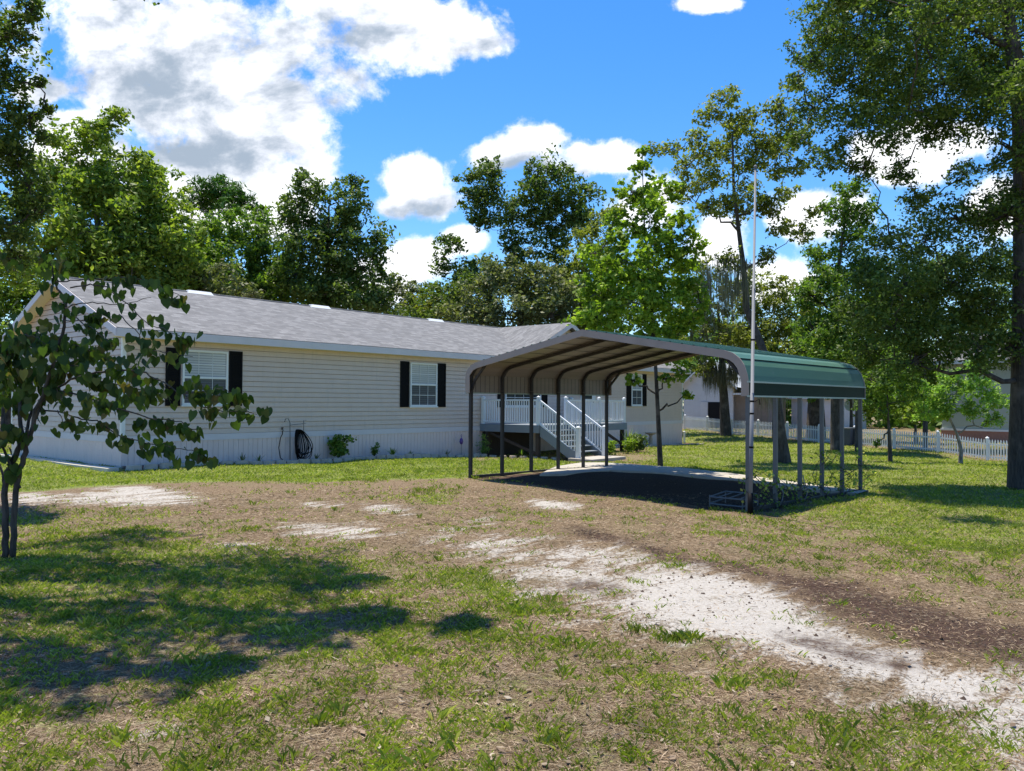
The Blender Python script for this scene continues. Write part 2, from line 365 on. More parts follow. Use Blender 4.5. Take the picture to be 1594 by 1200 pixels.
LAWN = [([(1060,668),(1600,722),(2000,760),(2000,860),(1640,880),(1400,860),(1210,795),(1340,772),(1200,752),(1000,732),(1000,700)], 1.5, .74),
        ([(-100,700),(50,700),(160,728),(190,736),(735,712),(760,720),(735,745),(600,748),(330,750),(60,765),(-100,765)], .5, .95),
        ([(760,715),(870,718),(900,727),(850,736),(740,742)], .4, .9),
        ([(-100,850),(300,830),(520,850),(600,1000),(560,1020),(300,1010),(-100,1060)], 1.5, .60),
        ([(660,890),(760,880),(860,930),(940,970),(860,975),(700,930)], .5, .72),
        ([(1030,990),(1110,1000),(1090,1015),(1020,1005)], .25, .8),([(640,770),(720,765),(700,785),(650,787)], .5, .7)]
def zones(X, Y):
    def acc(lst, Z):
        for P, wd, a in lst: Z = np.maximum(Z, soft(poly(P), X, Y, wd)*a)
        return Z
    z = np.zeros(X.shape)
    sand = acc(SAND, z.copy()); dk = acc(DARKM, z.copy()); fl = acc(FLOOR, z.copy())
    lit = acc(LITTER, z.copy()); lawn = acc(LAWN, z.copy())
    g = np.full(X.shape, .385); g = g*(1-lit)+.13*lit; g = np.maximum(g*(1-0), lawn)
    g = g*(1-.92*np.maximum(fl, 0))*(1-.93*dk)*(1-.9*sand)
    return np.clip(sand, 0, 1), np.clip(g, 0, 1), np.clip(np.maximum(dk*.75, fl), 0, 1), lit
NA, NR = 640, 230
radii = np.concatenate([[.3], .6*np.power(650/.6, np.linspace(0, 1, NR-1))])
ang = np.linspace(0, 2*np.pi, NA, endpoint=False)
RR, AA = np.meshgrid(radii, ang, indexing='ij')
GX = CAM[0]+RR*np.cos(AA); GY = CAM[1]+RR*np.sin(AA)
def bumps(X, Y): return (.016*np.sin(1.3*X+.7*Y+np.sin(.9*Y))+.012*np.sin(2.9*Y-1.7*X+2*np.sin(.6*X))+.006*np.sin(6.1*X+4.3*Y))*(1/(1+np.maximum(0, X*0)))
GZ = H(GX, GY)+bumps(GX, GY)
V = np.stack([GX, GY, GZ], -1).reshape(-1, 3)
i = np.arange(NR-1)[:, None]*NA; j = np.arange(NA)[None, :]; j2 = (j+1) % NA
F = np.stack([i+j, i+NA+j, i+NA+j2, i+j2], -1).reshape(-1, 4)
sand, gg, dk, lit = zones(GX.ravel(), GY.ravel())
def f(q):
    o = OC(q); at_ = q.n('ShaderNodeVertexColor', layer_name='zone'); s = q.n('ShaderNodeSeparateColor'); q.put(s.inputs[0], at_.outputs[0])
    sa, g, dkk = s.outputs[0], s.outputs[1], s.outputs[2]
    nb = q.noise(o, .9, 6, .6, .4); nm = q.noise(o, 4.5, 6, .65, .3); nf = q.noise(o, 28, 5, .7, .6); nv = q.noise(o, 110, 3, .7)
    mpn = q.n('ShaderNodeMapping'); mpn.inputs['Rotation'].default_value = (0, 0, 1.05); mpn.inputs['Scale'].default_value = (.8, 2.4, 1); q.put(mpn.inputs[0], o)
    ns = q.noise(mpn.outputs[0], 1.5, 8, .7, .6)
    litc = q.ramp(q.m('ADD', q.m('MULTIPLY', nf, .6), q.m('MULTIPLY', nv, .4)), [(.34, (.028,.016,.010)), (.44, (.115,.075,.044)), (.53, (.225,.162,.10)), (.66, (.46,.37,.26))])
    litc = q.mix(q.ss(nb, .45, .7), litc, q.mix(.35, litc, (.20,.17,.09)))
    grc = q.ramp(q.m('ADD', q.m('MULTIPLY', nf, .7), q.m('MULTIPLY', nv, .3)), [(.34, (.05,.065,.016)), (.48, (.155,.185,.045)), (.64, (.30,.33,.10))])
    sac = q.ramp(q.m('ADD', q.m('MULTIPLY', nf, .5), q.m('MULTIPLY', nv, .5)), [(.3, (.27,.24,.205)), (.43, (.42,.385,.34)), (.62, (.52,.49,.45))])
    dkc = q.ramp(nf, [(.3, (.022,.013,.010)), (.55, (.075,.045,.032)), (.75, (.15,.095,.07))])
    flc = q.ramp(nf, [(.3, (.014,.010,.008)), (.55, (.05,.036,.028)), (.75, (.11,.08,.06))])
    gf = q.ss(q.m('ADD', g, q.m('ADD', q.m('MULTIPLY', q.m('SUBTRACT', q.m('ADD', q.m('MULTIPLY', nm, .6), q.m('MULTIPLY', nf, .4)), .5), 2.6), q.m('MULTIPLY', q.m('SUBTRACT', nb, .5), .8))), .36, .86)
    c = q.mix(gf, litc, grc)
    sf = q.ss(q.m('ADD', q.m('ADD', sa, q.m('MULTIPLY', q.m('SUBTRACT', ns, .5), 3.4)), q.m('MULTIPLY', q.m('SUBTRACT', nf, .5), 1.5)), .25, .85)
    sf = q.m('MULTIPLY', sf, q.ss(sa, .02, .25))
    c = q.mix(sf, c, sac)
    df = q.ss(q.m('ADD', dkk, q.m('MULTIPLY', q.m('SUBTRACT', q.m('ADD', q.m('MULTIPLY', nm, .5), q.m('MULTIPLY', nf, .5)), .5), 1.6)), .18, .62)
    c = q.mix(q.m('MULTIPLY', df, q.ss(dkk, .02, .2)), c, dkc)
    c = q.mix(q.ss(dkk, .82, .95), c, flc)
    hh = q.m('ADD', nf, q.m('MULTIPLY', nv, .5))
    return pbsdf(q, c, .95, 0, hh, .8, .03, .15)
M_['ground'] = mat('yard_ground', f)
ground = npmesh('ground', V, F, M_['ground']); tag(ground, kind='structure')
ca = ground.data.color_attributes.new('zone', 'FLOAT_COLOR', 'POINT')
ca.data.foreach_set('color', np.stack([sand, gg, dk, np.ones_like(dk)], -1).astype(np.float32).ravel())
ground.data.polygons.foreach_set('use_smooth', np.ones(len(F), bool))

# grass blades and litter -------------------------------------------------
def vnoise(X, Y, s, seed):
    X = X*s+seed*17.3; Y = Y*s-seed*9.1
    xi = np.floor(X).astype(np.int64); yi = np.floor(Y).astype(np.int64); fx = X-xi; fy = Y-yi
    fx = fx*fx*(3-2*fx); fy = fy*fy*(3-2*fy)
    def h(a, b): return ((np.sin(a*127.1+b*311.7+seed*74.7)*43758.5453) % 1.0)
    return (h(xi, yi)*(1-fx)+h(xi+1, yi)*fx)*(1-fy)+(h(xi, yi+1)*(1-fx)+h(xi+1, yi+1)*fx)*fy
def fbm(X, Y, s, seed): return (vnoise(X, Y, s, seed)*.5+vnoise(X, Y, s*2.1, seed+1)*.3+vnoise(X, Y, s*4.3, seed+2)*.2)
def zoneat(X, Y):                                  # sample the stored grid
    r = np.hypot(X-CAM[0], Y-CAM[1]); a = np.arctan2(Y-CAM[1], X-CAM[0]) % (2*np.pi)
    ri = np.clip(np.searchsorted(radii, r)-1, 0, NR-2); ai = (a/(2*np.pi)*NA).astype(int) % NA
    k = ri*NA+ai; return sand[k], gg[k], dk[k], lit[k]
yaw_c = math.atan2(Fv[1], Fv[0])
def scatter(n, d0, d1, half=.66):
    r = d0*np.power(d1/d0, rng.random(n)); a = yaw_c+(rng.random(n)*2-1)*half
    return CAM[0]+r*np.cos(a), CAM[1]+r*np.sin(a), r
HOUSEBOX = lambda X, Y: (X > -.1) & (X < 31.0) & (Y > -.3) & (Y < 8)
def blades(name, n, d0, d1, hgt, wid, thick, label, matl, green=True, thr=.46):
    X, Y, r = scatter(n, d0, d1); s_, g, k, l_ = zoneat(X, Y)
    m = fbm(X, Y, 3.2, 3)*.45+fbm(X, Y, 9, 31)*.5+fbm(X, Y, .9, 8)*.35-.65
    keep = (s_*rng.random(n) < .35) & (k < .6) & (g+m*1.9+rng.random(n)*.7-.35 > thr+.10) if green else (rng.random(n) < (1-g*.6)*(1-s_*.93)*(1-k*.8))
    keep &= ~HOUSEBOX(X, Y); X, Y, r, g = X[keep], Y[keep], r[keep], g[keep]; n = len(X)
    Z = H(X, Y)+bumps(X, Y)
    tuft = fbm(X, Y, 6, 21)
    h = hgt*(.45+rng.random(n)*.8)*(1+r/22)*(.6+.9*tuft); wd = wid*(.7+.6*rng.random(n))*(1+r/7)
    a = rng.random(n)*2*np.pi; lean = (.5+rng.random(n)*1.5) if green else (2.5+rng.random(n)*6)
    la = rng.random(n)*2*np.pi; hz = h if green else h*.25
    bx, by = np.cos(a)*wd/2, np.sin(a)*wd/2; lx, ly = np.cos(la)*lean*hz, np.sin(la)*lean*hz
    V = np.empty((n, 4, 3)); V[:, 0] = np.stack([X-bx, Y-by, Z-.01+(0 if green else .012)], -1); V[:, 1] = np.stack([X+bx, Y+by, Z-.01+(0 if green else .012)], -1)
    V[:, 2] = np.stack([X+bx*.7+lx*.35, Y+by*.7+ly*.35, Z+hz*.62], -1); V[:, 3] = np.stack([X+lx, Y+ly, Z+hz*(1 if green else .6)+.003], -1)
    V[:, 2], V[:, 3] = V[:, 2].copy(), V[:, 3].copy()
    F = np.arange(n*4).reshape(n, 4); o = npmesh(name, V.reshape(-1, 3), F, matl); tag(o, label, None, None, 'stuff'); return o
GM = leafmat('grass_blade', (.20,.27,.03), (.38,.44,.065), .5, (.62,.54,.24))
DM = leafmat('dry_grass_blade', (.13,.08,.045), (.36,.25,.15), .1, (.60,.46,.31))
def grass_all():
    blades('grass', 520000, 2.0, 12, .021, .0032, 1, 'short green lawn grass growing in tufts', GM)
    blades('grass', 420000, 11, 60, .020, .0048, 1, 'short lawn grass farther off in the yard', GM, True, .42)
    blades('dry_grass', 400000, 2.0, 16, .030, .0032, 1, 'dry brown grass thatch lying between green tufts', DM, False)
    n = 9000; X, Y, r = scatter(n, 2.0, 24); s_, g, k, l_ = zoneat(X, Y); kp = rng.random(n) < (1-s_*.93)*(.35+.65*fbm(X, Y, 1.2, 5)); kp &= ~HOUSEBOX(X, Y)
    X, Y = X[kp], Y[kp]; n = len(X); Z = H(X, Y)+bumps(X, Y)+.012
    a = rng.random(n)*6.28; L_ = .010+rng.random(n)**2*.024; W_ = L_*(.3+.25*rng.random(n)); t1 = (rng.random(n)-.5)*.7; t2 = (rng.random(n)-.5)*.7
    ax, ay = np.cos(a), np.sin(a); V = np.empty((n, 4, 3))
    for q_, (p, s2) in enumerate(((-1, 0), (0, -1), (1, 0), (0, 1))):
        V[:, q_] = np.stack([X+ax*L_*p-ay*W_*s2, Y+ay*L_*p+ax*W_*s2, Z+L_*t1*p+W_*t2*s2+.004], -1)
    lm = leafmat('fallen_leaf', (.10,.06,.035), (.28,.20,.13), .05, (.42,.35,.27), .7)
    tag(npmesh('leaf_litter', V.reshape(-1, 3), np.arange(n*4).reshape(n, 4), lm), 'small fallen brown leaves scattered over the yard', None, None, 'stuff')
grass_all()
def tufts():
    X, Y, r = scatter(1500, 2.6, 30); s_, g, k, l_ = zoneat(X, Y); kp = (rng.random(1500) < .25+g*.6-s_*.9) & (k < .3) & ~HOUSEBOX(X, Y); X, Y = X[kp], Y[kp]
    for (u, v, n) in ((668,768,8),(700,765,5),(640,775,4),(1000,985,4),(1060,1000,10),(985,905,3),(1060,880,2),(1100,870,3),(820,960,5),(560,745,6),(590,752,5),(1130,1075,3),(880,1010,3),(1250,795,8),(1290,790,8),(430,745,6),(300,742,5)):
        for _ in range(n): p = gr(u+random.uniform(-22, 22), v+random.uniform(-5, 5)); X = np.append(X, p[0]); Y = np.append(Y, p[1])
    n = len(X); m = 22; X = np.repeat(X, m); Y = np.repeat(Y, m); hh = np.repeat(.035+.055*rng.random(n)**2, m)*(.5+.6*rng.random(n*m)); N = n*m
    sp = np.repeat(.02+.04*rng.random(n), m); X = X+rng.normal(size=N)*sp; Y = Y+rng.normal(size=N)*sp; Z = H(X, Y)+bumps(X, Y)
    a = rng.random(N)*6.28; la = rng.random(N)*6.28; ln = hh*(.3+rng.random(N)*.9); w_ = .0022+.0022*rng.random(N); bx = np.cos(a)*w_; by = np.sin(a)*w_; lx = np.cos(la)*ln; ly = np.sin(la)*ln
    V = np.stack([np.stack([X-bx, Y-by, Z-.01], -1), np.stack([X+bx, Y+by, Z-.01], -1), np.stack([X+bx*.7+lx*.4, Y+by*.7+ly*.4, Z+hh*.7], -1), np.stack([X+lx, Y+ly, Z+hh], -1)], 1)
    tag(npmesh('weeds', V.reshape(-1, 3), np.arange(N*4).reshape(N, 4), GM), 'taller weed and grass tufts dotted over the yard', None, None, 'stuff')
tufts()
def clods():
    V = []; F = []; cnt = 0
    for P, nn, dens in ((DARKM[0][0], 1500, .7), (SAND[0][0], 160, .4), (SAND[1][0], 180, .5), (LITTER[0][0], 900, .5)):
        Q = poly(P); lo, hi = Q.min(0), Q.max(0)
        X = lo[0]+(hi[0]-lo[0])*rng.random(nn*5); Y = lo[1]+(hi[1]-lo[1])*rng.random(nn*5); D_ = np.hypot(X-CAM[0], Y-CAM[1]); ins = inside(Q, X, Y) & (D_ < 20); X, Y = X[ins][:nn], Y[ins][:nn]
        Z = H(X, Y)+bumps(X, Y)
        for x, y, z in zip(X, Y, Z):
            r_ = .006+.016*random.random()**3; c = [(x+r_*math.cos(t)*random.uniform(.7,1.3), y+r_*math.sin(t)*random.uniform(.7,1.3), z-.003) for t in (0,1.25,2.5,3.8,5)]+[(x, y, z+r_*random.uniform(.5,1))]
            V += c; F += [(cnt, cnt+1, cnt+5, cnt+5), (cnt+1, cnt+2, cnt+5, cnt+5), (cnt+2, cnt+3, cnt+5, cnt+5), (cnt+3, cnt+4, cnt+5, cnt+5), (cnt+4, cnt, cnt+5, cnt+5)]; cnt += 6
    me = bpy.data.meshes.new('soil_clods'); me.from_pydata(V, [], [f[:3] for f in F]); me.materials.append(plain('dark_soil', (.07,.045,.032), .95, .4, 9)); o = bpy.data.objects.new('soil_clods', me); COL.objects.link(o); tag(o, 'small dark clods and bits of bark on the sandy drive', None, None, 'stuff')
    mb = MB()
    for _ in range(420):
        u, v = random.uniform(0, 1594), random.uniform(790, 1190); p = gr(u, v); L_ = random.uniform(.03, .13); a_ = random.random()*6.28; d = Vector((math.cos(a_), math.sin(a_), random.uniform(-.05,.15)))*L_; q_ = Vector(p)+Vector((0,0,.008)); mb.tube([q_-d*.5, q_+Vector((random.uniform(-.01,.01), random.uniform(-.01,.01), .004)), q_+d*.5], [.0025,.002,.0012], 4, cap=False)
    tag(mb.build('twigs', plain('grey_twig', (.16,.12,.09), .9, .3)), 'thin fallen twigs scattered over sand and grass', None, None, 'stuff')
clods()

# ------------------------------------------------------------------ house
WD, RY = 7.8, 3.9; EAVE = 3.36; HL = 30.9
ZR = onplane(600, 490, (0,1,0), RY)[2]; OV = .36
SL = (ZR-3.59)/(RY+OV)
house = thing('mobile_home', 'long beige single-storey manufactured home with grey shingle roof and dark shutters', 'house', (0,0,-.05))
def gable_y(z):                                    # wall extent under the roof at height z
    k = (z+.12-3.59)/SL-OV; return max(0, k), WD-max(0, k)
mb = MB(); rows = 17; rh = (EAVE-.77)/rows
for i in range(rows):
    z0, z1 = .77+i*rh, .77+(i+1)*rh
    for a, b in ((0, HL),): mb.quad((a,-.022,z0+.014),(b,-.022,z0+.014),(b,-.004,z1),(a,-.004,z1)); mb.quad((a,.025,z0+.014),(b,.025,z0+.014),(b,-.022,z0+.014),(a,-.022,z0+.014))
    mb.quad((HL+.016,0,z0),(HL+.016,WD,z0),(HL+.002,WD,z1),(HL+.002,0,z1))
for i in range(40):
    z0, z1 = .77+i*rh, .77+(i+1)*rh
    a0, b0 = gable_y(z0) if z0 > 3.3 else (0, WD); a1, b1 = gable_y(z1) if z1 > 3.3 else (0, WD)
    if b1 <= a1: break
    for X0, sg in ((0, -1),) + (((HL, 1),) if z0 > 3.3 else ()):
        mb.quad((X0+sg*.022,b0,z0+.014),(X0+sg*.022,a0,z0+.014),(X0+sg*.004,a1,z1),(X0+sg*.004,b1,z1)); mb.quad((X0-sg*.025,b0,z0+.014),(X0-sg*.025,a0,z0+.014),(X0+sg*.022,a0,z0+.014),(X0+sg*.022,b0,z0+.014))
mb.box((.03,.03,.5),(HL-.03,WD,EAVE))
mb.build('wall', M_['siding'], house)
mb = MB(); mb.box((.04,.04,-1.3),(HL-.04,WD-.04,.6)); x = 0.0                                # ribbed skirting
def ribs(fn, length):
    x = 0
    while x < length:
        e = min(x+.16, length); fn(x+.004, e-.004); x += .16
ribs(lambda a, b: mb.box((a,-.012,-1.2),(b,.02,.60)), HL); ribs(lambda a, b: mb.box((-.012,a,-1.2),(.02,b,.60)), WD); ribs(lambda a, b: mb.box((HL-.02,a,-1.2),(HL+.012,b,.60)), WD)
mb.build('skirting', M_['skirt'], house)
mb = MB(); mb.box((-.03,-.03,.60),(HL+.03,0.0,.775)); mb.box((-.03,0,.60),(0.0,WD,.775)); mb.box((HL,0,.6),(HL+.03,WD,.775)); mb.build('trim_band', M_['trim'], house)
mb = MB()
for (x, y) in ((-.03,-.03),(HL-.07,-.03),(-.03,WD-.07)): MB().box((x,y,.776),(x+.1,y+.1,EAVE-.002)).build('corner_trim', M_['white'], house)
# roof
def roofz(y): return 3.59+SL*(y+OV)
GXc, GH = 19.5, 3.5                                # cross gable
mb = MB(); xo = .34; T = .05
def zslope(x): return ZR-(ZR-3.59)*abs(x-GXc)/GH
yb = WD+OV
mb.quad((-xo,-OV,3.59),(GXc-GH,-OV,3.59),(GXc,RY,ZR),(-xo,RY,ZR))
mb.quad((GXc+GH,-OV,3.59),(HL+xo,-OV,3.59),(HL+xo,RY,ZR),(GXc,RY,ZR))
mb.quad((GXc-GH,-OV,3.592),(GXc-GH,-OV-.15,3.592),(GXc,-OV-.15,ZR),(GXc,RY,ZR+.002)); mb.quad((GXc+GH,-OV,3.592),(GXc,RY,ZR+.002),(GXc,-OV-.15,ZR),(GXc+GH,-OV-.15,3.592))
mb.quad((-xo,RY,ZR),(HL+xo,RY,ZR),(HL+xo,yb,3.59),(-xo,yb,3.59))
roof = mb.build('roof', M_['shingle'], house)
mb = MB(); mb.tube([(-xo,RY,ZR+.0),(HL+xo,RY,ZR+.0)], .035, 8); mb.build('ridge_cap', M_['shingle'], roof)
mb = MB(); mb.box((-xo,-OV-.02,EAVE),(GXc-GH,-OV,3.575)); mb.box((GXc+GH,-OV-.02,EAVE),(HL+xo,-OV,3.575))
def rake(X, y0, z0, y1, z1, h=.21, t=.025):
    mb.add([(X-t,y0,z0-h),(X-t,y0,z0-.012),(X-t,y1,z1-.012),(X-t,y1,z1-h),(X,y0,z0-h),(X,y0,z0-.012),(X,y1,z1-.012),(X,y1,z1-h)],[(0,1,2,3),(7,6,5,4),(0,4,5,1),(1,5,6,2),(2,6,7,3),(3,7,4,0)])
for X in (-xo, HL+xo+.025): rake(X,-OV,3.59,RY,ZR); rake(X,RY,ZR,yb,3.59)
for s_ in (-1, 1):
    x0 = GXc+s_*GH; mb.add([(x0,-OV-.17,3.38),(x0,-OV-.17,3.585),(GXc,-OV-.17,ZR-.012),(GXc,-OV-.17,ZR-.22),(x0,-OV-.15,3.38),(x0,-OV-.15,3.585),(GXc,-OV-.15,ZR-.012),(GXc,-OV-.15,ZR-.22)],[(0,1,2,3),(7,6,5,4),(0,4,5,1),(2,6,7,3),(3,7,4,0)])
mb.build('fascia', M_['trim'], roof)
mb = MB(); mb.box((-xo,-OV,EAVE),(HL+xo,0,EAVE+.015)); 
for (y0, z0, y1, z1) in ((-OV,3.59,RY,ZR),(RY,ZR,yb,3.59)): mb.quad((-xo,y0,z0-.17),(-xo,y1,z1-.17),(0,y1,z1-.17),(0,y0,z0-.17))
mb.box((-xo,WD,EAVE),(HL+xo,yb,EAVE+.015)); mb.build('soffit', M_['soffit'], roof)
mb = MB(); mb.quad((GXc-GH,-.1,EAVE+.02),(GXc+GH,-.1,EAVE+.02),(GXc,-.1,ZR-.1)); mb.build('gable_wall', M_['siding'], house)
def vent(u, v):
    p = onplane(u, v, (0,1,0), RY); mb = MB(); x = p[0]
    mb.add([(x-.45,RY-.16,roofz(RY-.16)+.01),(x+.45,RY-.16,roofz(RY-.16)+.01),(x+.4,RY-.05,ZR+.065),(x-.4,RY-.05,ZR+.065),(x-.55,RY+.22,ZR-.1),(x+.55,RY+.22,ZR-.1),(x+.4,RY+.08,ZR+.065),(x-.4,RY+.08,ZR+.065)],[(0,1,2,3),(3,2,6,7),(7,6,5,4),(0,3,7,4),(1,5,6,2)])
    mb.build('roof_vent', M_['white'], roof)
vent(310, 456); vent(497, 479); vent(677, 499)
def window(x0, x1, z0, z1, yw=-.016, parent=None, nx=3, shut=.42, dark=False):
    parent = parent or house
    mb = MB(); fy = yw-.05; t = .055; zm = (z0+z1)/2
    mb.box((x0,fy,z0),(x0+t,yw+.02,z1)); mb.box((x1-t,fy,z0),(x1,yw+.02,z1)); mb.box((x0+t,fy,z1-t),(x1-t,yw+.02,z1)); mb.box((x0+t,fy,z0),(x1-t,yw+.02,z0+t)); mb.box((x0+t,fy+.008,zm-.03),(x1-t,yw+.02,zm+.03))
    mb.box((x0-.03,fy-.02,z0-.045),(x1+.03,yw+.02,z0-.002))
    wn = mb.build('window', M_['white'], parent)
    for (a, b, mm, nm, off) in ((zm+.03, z1-t, 'paneU', 'pane', .030), (z0+t, zm-.03, 'paneL', 'pane', .022)):
        mb = MB(); mb.box((x0+t,yw-off+.012,a),(x1-t,yw-off+.016,b)); p_ = mb.build(nm, M_['glass' if dark else mm], wn)
    mb = MB()
    for (a, b) in ((zm+.03, z1-t), (z0+t, zm-.03)):
        for k in range(1, nx): xx = x0+t+(x1-x0-2*t)*k/nx; mb.box((xx-.006,fy+.02,a),(xx+.006,fy+.028,b))
        mb.box((x0+t,fy+.0205,(a+b)/2-.009),(x1-t,fy+.0275,(a+b)/2+.009))
    mb.build('muntin', M_['white'], wn)
    if shut:
        for xs in (x0-.05-shut, x1+.05):
            mb = MB(); mb.box((xs,yw-.012,z0-.03),(xs+shut,yw,z1+.03))
            for (a, b) in ((xs, xs+.055), (xs+shut-.055, xs+shut)): mb.box((a,yw-.035,z0-.03),(b,yw-.012,z1+.03))
            for zz in (z0-.03, zm-.03, z1-.025): mb.box((xs+.055,yw-.035,zz),(xs+shut-.055,yw-.012,zz+.055))
            z = z0+.05
            while z < z1-.05: mb.box((xs+.055,yw-.028,z),(xs+shut-.055,yw-.012,z+.018)); z += .045
            mb.build('shutter', M_['black'], parent)
window(1.60, 2.97, 1.60, 3.14); window(10.15, 11.50, 1.56, 3.14); window(25.40, 26.42, 1.60, 3.20, nx=2)
window(15.45, 17.85, 1.55, 3.0, nx=4, dark=True)
mb = MB(); mb.box((20.9,-.06,.8),(21.0,.0,3.05)); mb.box((22.0,-.06,.8),(22.1,.0,3.05)); mb.box((21.0,-.06,2.95),(22.0,0,3.05)); mb.box((21.0,-.045,.8),(22.0,-.018,2.95)); dr = mb.build('door', M_['white'], house)
mb = MB(); mb.box((21.2,-.052,1.9),(21.8,-.047,2.75)); mb.build('pane', M_['glass'], dr)
mb = MB(); mb.lathe((21.9,-.08,1.75), [(.0,-.03),(.03,-.02),(.03,.02),(0,.03)], 8); mb.build('handle', M_['galv'], dr)

# ------------------------------------------------------------------ porch
DZ = .87; DX0, DX1, DY = 13.95, 20.1, -2.95; SX0, SX1 = 13.98, 15.75
porch = thing('porch', 'raised grey wooden porch with white railings and steps behind the carport', 'porch', (17,-1.5,-.4))
mb = MB(); x = DX0
while x < DX1-.05: mb.box((x,DY,DZ-.03),(min(x+.135, DX1),-.04,DZ)); x += .14
mb.build('floor', M_['deck'], porch)
mb = MB(); mb.box((DX0,DY-.04,DZ-.29),(DX1,DY,DZ-.032)); mb.box((DX0-.04,DY-.04,DZ-.29),(DX0,-.04,DZ-.005)); mb.box((DX1,DY-.04,DZ-.29),(DX1+.04,-.04,DZ-.005)); mb.build('rim_joist', M_['deck'], porch)
for (x, y) in ((DX0+.12,DY+.12),(DX1-.14,DY+.1),(17,DY+.12),(DX0+.12,-.3),(DX1-.14,-.3)):
    z = float(H(x, y)); MB().box((x-.07,y-.07,z-.1),(x+.07,y+.07,DZ-.032)).build('support_post', M_['oldwood'], porch)
MB().tube([(DX1-.16,DY+.02,-.1),(DX1-2.0,DY+.02,DZ-.2)], .045, square=True).build('brace', M_['oldwood'], porch)
MB().tube([(DX0+.1,-.5,DZ-.35),(DX0+.1,DY+.2,-.2)], .045, square=True).build('brace', M_['oldwood'], porch)
MB().box((DX0+.1,-.09,-.7),(17.0,-.05,.56)).build('shade_panel', M_['oldwood'], porch)  # added dark sheet standing in for the deck's shade on the skirting
def post(x, y, z0, z1, par, name='newel_post', r=.055):
    mb = MB(); mb.box((x-r,y-r,z0),(x+r,y+r,z1)); mb.box((x-r-.015,y-r-.015,z1),(x+r+.015,y+r+.015,z1+.03)); mb.add([(x-r,y-r,z1+.03),(x+r,y-r,z1+.03),(x+r,y+r,z1+.03),(x-r,y+r,z1+.03),(x,y,z1+.08)],[(0,1,4),(1,2,4),(2,3,4),(3,0,4)]); return mb.build(name, M_['white'], par)
def rail(p0, p1, par, hh=.94, gap=.115):
    p0, p1 = Vector(p0), Vector(p1); d = p1-p0; n = max(2, int(Vector((d.x, d.y, 0)).length/gap)); mb = MB()
    mb.tube([p0+Vector((0,0,hh)), p1+Vector((0,0,hh))], .032, square=True); mb.tube([p0+Vector((0,0,.09)), p1+Vector((0,0,.09))], .026, square=True)
    for i in range(1, n):
        p = p0+d*i/n; mb.box((p.x-.016,p.y-.016,p.z+.10),(p.x+.016,p.y+.016,p.z+hh-.02))
    return mb.build('railing', M_['white'], par)
pts = [(DX0+.06,-.12),(DX0+.06,DY+.06),(SX1,DY+.06),(18.1,DY+.06),(DX1-.06,DY+.06),(DX1-.06,-.12)]
for p in pts: post(*p, DZ, DZ+1.03, porch)
for a, b in ((0,1),(2,3),(3,4),(4,5)): rail((*pts[a], DZ), (*pts[b], DZ), porch)
NS = 6; SY1 = -4.75; gz = float(H(14.8, SY1))
zb = gz+.14; rise = (DZ-zb)/NS; run = (abs(SY1-DY)-.05)/NS
for xx in (SX0, SX1-.05):
    MB().add([(x_, y_, z_) for x_ in (xx, xx+.05) for (y_, z_) in ((DY-.04,DZ-.05),(DY-.04,DZ-.42),(SY1+.25,gz-.02),(SY1,gz-.02),(SY1,zb+.12))],[(0,1,2,3,4),(9,8,7,6,5)]+[(i,(i+1)%5+0,(i+1)%5+5,i+5) for i in range(5)]).build('stair_stringer', M_['deck'], porch)
for i in range(NS-1):
    z = DZ-rise*(i+1); y = DY-.04-run*i
    MB().box((SX0+.05,y-run-.03,z-.035),(SX1-.05,y,z)).build('tread', M_['deck'], porch)
for x in (SX0+.03, SX1-.03):
    post(x, SY1+.05, zb-.02, zb+1.06, porch, r=.07); rail((x,DY+.06-.05,DZ-.03),(x,SY1+.1,zb+.02), porch, .96)
ld = MB(); ld.box((SX0-.25,SY1-.75,gz-.15),(SX1+.2,SY1+.3,gz+.13)); tag(ld.build('concrete_step', M_['conc'], bevel=.015), 'concrete landing slab at the foot of the porch steps', 'step')

# ------------------------------------------------------------------ carport
ca_ = -.0646; CX = Vector((math.cos(ca_), math.sin(ca_), 0)); CY = Vector((-math.sin(ca_), math.cos(ca_), 0)); CO = Vector((3.2424*S, -7.7469*S, 0))
def cp(x, y, z): return CO+CX*x+CY*y+Vector((0,0,z))
CL = 5.105; CW = 6.75
PR = [(0.03,1.93),(0.03,2.34),(-.04,2.44),(-.13,2.53),(-.26,2.585),(-.42,2.62),(-3.28,3.15),(-6.34,2.62),(-6.50,2.57),(-6.62,2.48),(-6.70,2.37),(-6.76,2.20),(-6.78,2.09),(-6.78,1.85)]
carport = thing('carport', 'open metal carport with green roof and thin grey posts on dark ground', 'carport', tuple(cp(2.5,-3.4,0)))
def offs(pr, k):
    out = []
    for i, (y, z) in enumerate(pr):
        a = Vector(pr[max(i-1,0)]); b = Vector(pr[min(i+1,len(pr)-1)]); t = (b-a).normalized(); n = Vector((t.y, -t.x)); 
        if n.dot(Vector((-3.3,0))-Vector((y, z))) < 0: n = -n
        out.append((y+n.x*k, z+n.y*k))
    return out
def ribbed(pr, step=.24, hgt=.03):
    pts = []
    for i in range(len(pr)-1):
        a, b = Vector(pr[i]), Vector(pr[i+1]); Ln = (b-a).length; t = (b-a)/Ln; n = Vector((-t.y, t.x))
        if n.dot(a-Vector((-3.3,0))) < 0: n = -n
        pts.append(a); s_ = .5*step
        while Ln > .5 and s_ < Ln-.1:
            for k, hh in ((-.03, 0), (-.015, hgt), (.015, hgt), (.03, 0)): pts.append(a+t*(s_+k)+n*hh)
            s_ += step
    pts.append(Vector(pr[-1])); return pts
